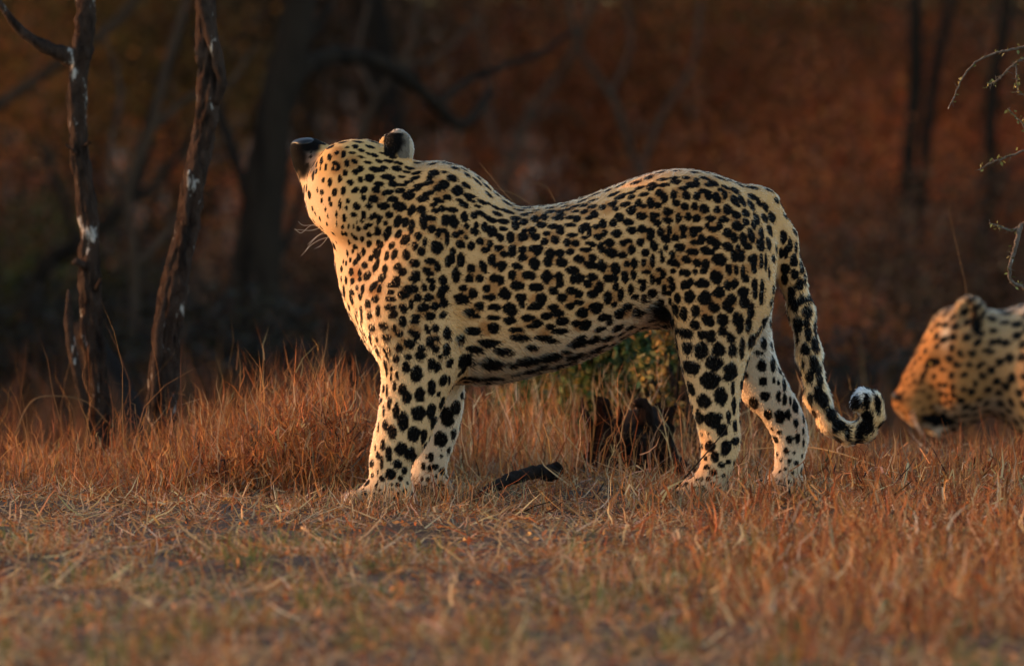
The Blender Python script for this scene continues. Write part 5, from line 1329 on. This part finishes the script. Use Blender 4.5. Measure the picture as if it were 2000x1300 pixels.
# past the crest
parts = []
n = 9000
x, y, az, k = clumpy(n, -2.6, 3.0, 1.7, 5.0, rg, 160, .10)
sel = ~((x > .45) & (y < 3.5)); x, y, az = x[sel], y[sel], az[sel]; n = len(x)
parts.append(blades(on_ground(x, y), U(.15, .42, n), U(.003, .006, n), np.abs(rg.normal(size=n)) * .3, az, rg.normal(size=n) * .6, pick_cols(n, RUSTY + BROWN, rg), rg, 4))
n = 9000
x, y, az, k = clumpy(n, -3.5, 4.0, 2.8, 8.5, rg, 150, .14)
sel = ~((x > .45) & (y < 3.6)); x, y, az = x[sel], y[sel], az[sel]; n = len(x)
parts.append(blades(on_ground(x, y), U(.25, .55, n), U(.005, .010, n), np.abs(rg.normal(size=n)) * .3, az, rg.normal(size=n) * .6, pick_cols(n, RUSTY + BROWN, rg), rg, 4))
grass_obj('brown_grass', 'soft brown grass in the dip behind the leopards', parts)
# the same grass and litter carries on, thinner, to either side
parts = []
n = 15000
sd_ = np.where(U(size=n) < .5, -1, 1); x = sd_ * U(1.6, 3.6, n); y = U(-3.9, 1.6, n)
parts.append(blades(on_ground(x, y) + np.stack([x * 0, x * 0, U(.001, .02, n)], -1), U(.03, .11, n), U(.002, .006, n), U(1.15, 1.7, n), U(0, 6.28, n), rg.normal(size=n) * .5, pick_cols(n, STRAW + TAN + GREYB, rg, .35), rg))
n = 9000
x, y, az, k = clumpy(n, 1.5, 3.6, -3.9, 1.8, rg, 220, .08); sd_ = np.where(k % 2 == 0, -1, 1)
parts.append(blades(on_ground(x * sd_, y), U(.04, .14, n), U(.002, .0045, n), np.abs(rg.normal(size=n)) * .7, az, rg.normal(size=n) * 1.6, pick_cols(n, RUSTY + TAN, rg, .4), rg))
grass_obj('outlying_grass', 'thinner dry grass and straw to either side of the clearing', parts)
# green shoots
parts = []
n = 3600
x, y, az, k = clumpy(n, -1.5, 1.3, -3.6, -1.1, rg, 110, .03)
parts.append(blades(on_ground(x, y), U(.02, .065, n), U(.002, .004, n), np.abs(rg.normal(size=n)) * .5, az, rg.normal(size=n) * .6, pick_cols(n, GREEN, rg), rg, 4))
grass_obj('green_shoots', 'sparse green and yellow shoots in the blurred foreground', parts)

# loose straws lying against the paws
n = 2000
k = rg.randint(0, 4, n); pc = np.array([(-.27, -.16), (-.18, .02), (.33, -.16), (.49, .0)])[k]
x, y = pc[:, 0] + rg.normal(size=n) * .08, pc[:, 1] + rg.normal(size=n) * .035
grass_obj('paw_straw', 'loose straws and short stems around the paws', [blades(on_ground(x, y), U(.02, .08, n), U(.0014, .0034, n), np.abs(rg.normal(size=n)) * .7, U(0, 6.28, n), rg.normal(size=n) * 1.5, pick_cols(n, STRAW + TAN + GREYB[:1], rg, .4), rg)])

# single stalks and sticks
M_STRAWSTEM = plain_mat('straw_stem', (.42, .26, .12), .7, .1)
M_DARKSTEM = plain_mat('dark_straw_stem', (.20, .105, .045), .8, .1)
def stalk(name, label, pts, r, mat, cat):
    v_, q_, t_ = tube(catmull([P(*q) for q in pts], 24), r, 6, .12, Noise(120, .02))
    return tag(mesh_obj(name, v_, quads=q_, tris=t_, mat=mat), label, cat)
stalk('straw_stalk', 'pale bent straw lying in the foreground below the fore paws', [(590, 1030, -.85), (640, 1058, -1.0), (700, 1072, -1.1), (750, 1098, -1.3)], [.003, .004, .003], M_STRAWSTEM, 'straw')
stalk('dark_twig', 'dark blurred twig slanting at the lower right corner', [(1838, 1085, -1.9), (1868, 1130, -2.0), (1890, 1170, -2.1), (1925, 1222, -2.35)], [.004, .007, .009], M_CHAR, 'twig')
stalk('dark_twig', 'small dark twig lying in the litter left of the pale straw', [(466, 1050, -.95), (490, 1085, -1.15), (520, 1118, -1.35)], [.002, .004, .005], M_CHAR, 'twig')
stalk('grass_stalk', 'long thin stalk rising above the second leopard\'s ear', [(1892, 590, 1.3), (1880, 530, 1.3), (1860, 445, 1.3), (1852, 405, 1.3)], [.0005, .0004, .0002], M_DARKSTEM, 'grass stalk')
stalk('grass_stalk', 'longer fine grass stalk showing above the hollow of the back', [(1030, 420, .5), (990, 382, .5), (955, 340, .5), (937, 318, .5)], [.0007, .0006, .0003], M_DARKSTEM, 'grass stalk')
stalk('grass_stalk', 'lower forked grass stalk showing above the hollow of the back', [(1060, 415, .55), (1010, 382, .55), (975, 370, .55), (945, 362, .55)], [.0007, .0006, .0003], M_DARKSTEM, 'grass stalk')
stalk('grass_stalk', 'small curved grass stalk above the back, right of the other two', [(1085, 395, .6), (1070, 368, .6), (1050, 358, .6), (1036, 361, .6)], [.0007, .0005, .0003], M_DARKSTEM, 'grass stalk')
stalk('grass_stalk', 'thin dark stem crossing in front of the hind paw', [(1290, 985, -.2), (1340, 930, -.2), (1400, 860, -.2), (1430, 820, -.18)], [.0018, .0014, .0006], M_DARKBARK, 'grass stalk')
stalk('grass_stalk', 'long thin stem arching across the grass below the tail tip', [(1430, 880, .35), (1560, 872, .3), (1640, 885, .25), (1740, 920, .2)], [.0008, .0014, .0016], M_STRAWSTEM, 'grass stalk')
stalk('grass_stalk', 'bowed stalk arching in front of the left bare trunk', [(28, 850, .9), (60, 785, .9), (110, 773, .9), (170, 785, .9), (215, 830, .9)], [.0012, .0010, .0006], M_DARKSTEM, 'grass stalk')

# shrubs that would share a description are told apart by their order
same = {}
for o in SC.objects:
    if o.parent is None and 'label' in o: same.setdefault(o['label'], []).append(o)
for lab, os_ in same.items():
    if len(os_) > 1:
        os_.sort(key=lambda o: o.location.x / (o.location.y + 12))
        n_ = len(os_); num = ['', '', 'two', 'three', 'four', 'five', 'six', 'seven', 'eight'][n_] if n_ < 9 else None
        words = num and (['left of two', 'right of two'] if n_ == 2 else ['leftmost of ' + num] + [o_ + ' of ' + num for o_ in ('second', 'third', 'fourth', 'fifth', 'sixth', 'seventh')[:n_ - 2]] + ['rightmost of ' + num])
        if words:
            for o, w in zip(os_, words): o['label'] = lab + ', ' + w
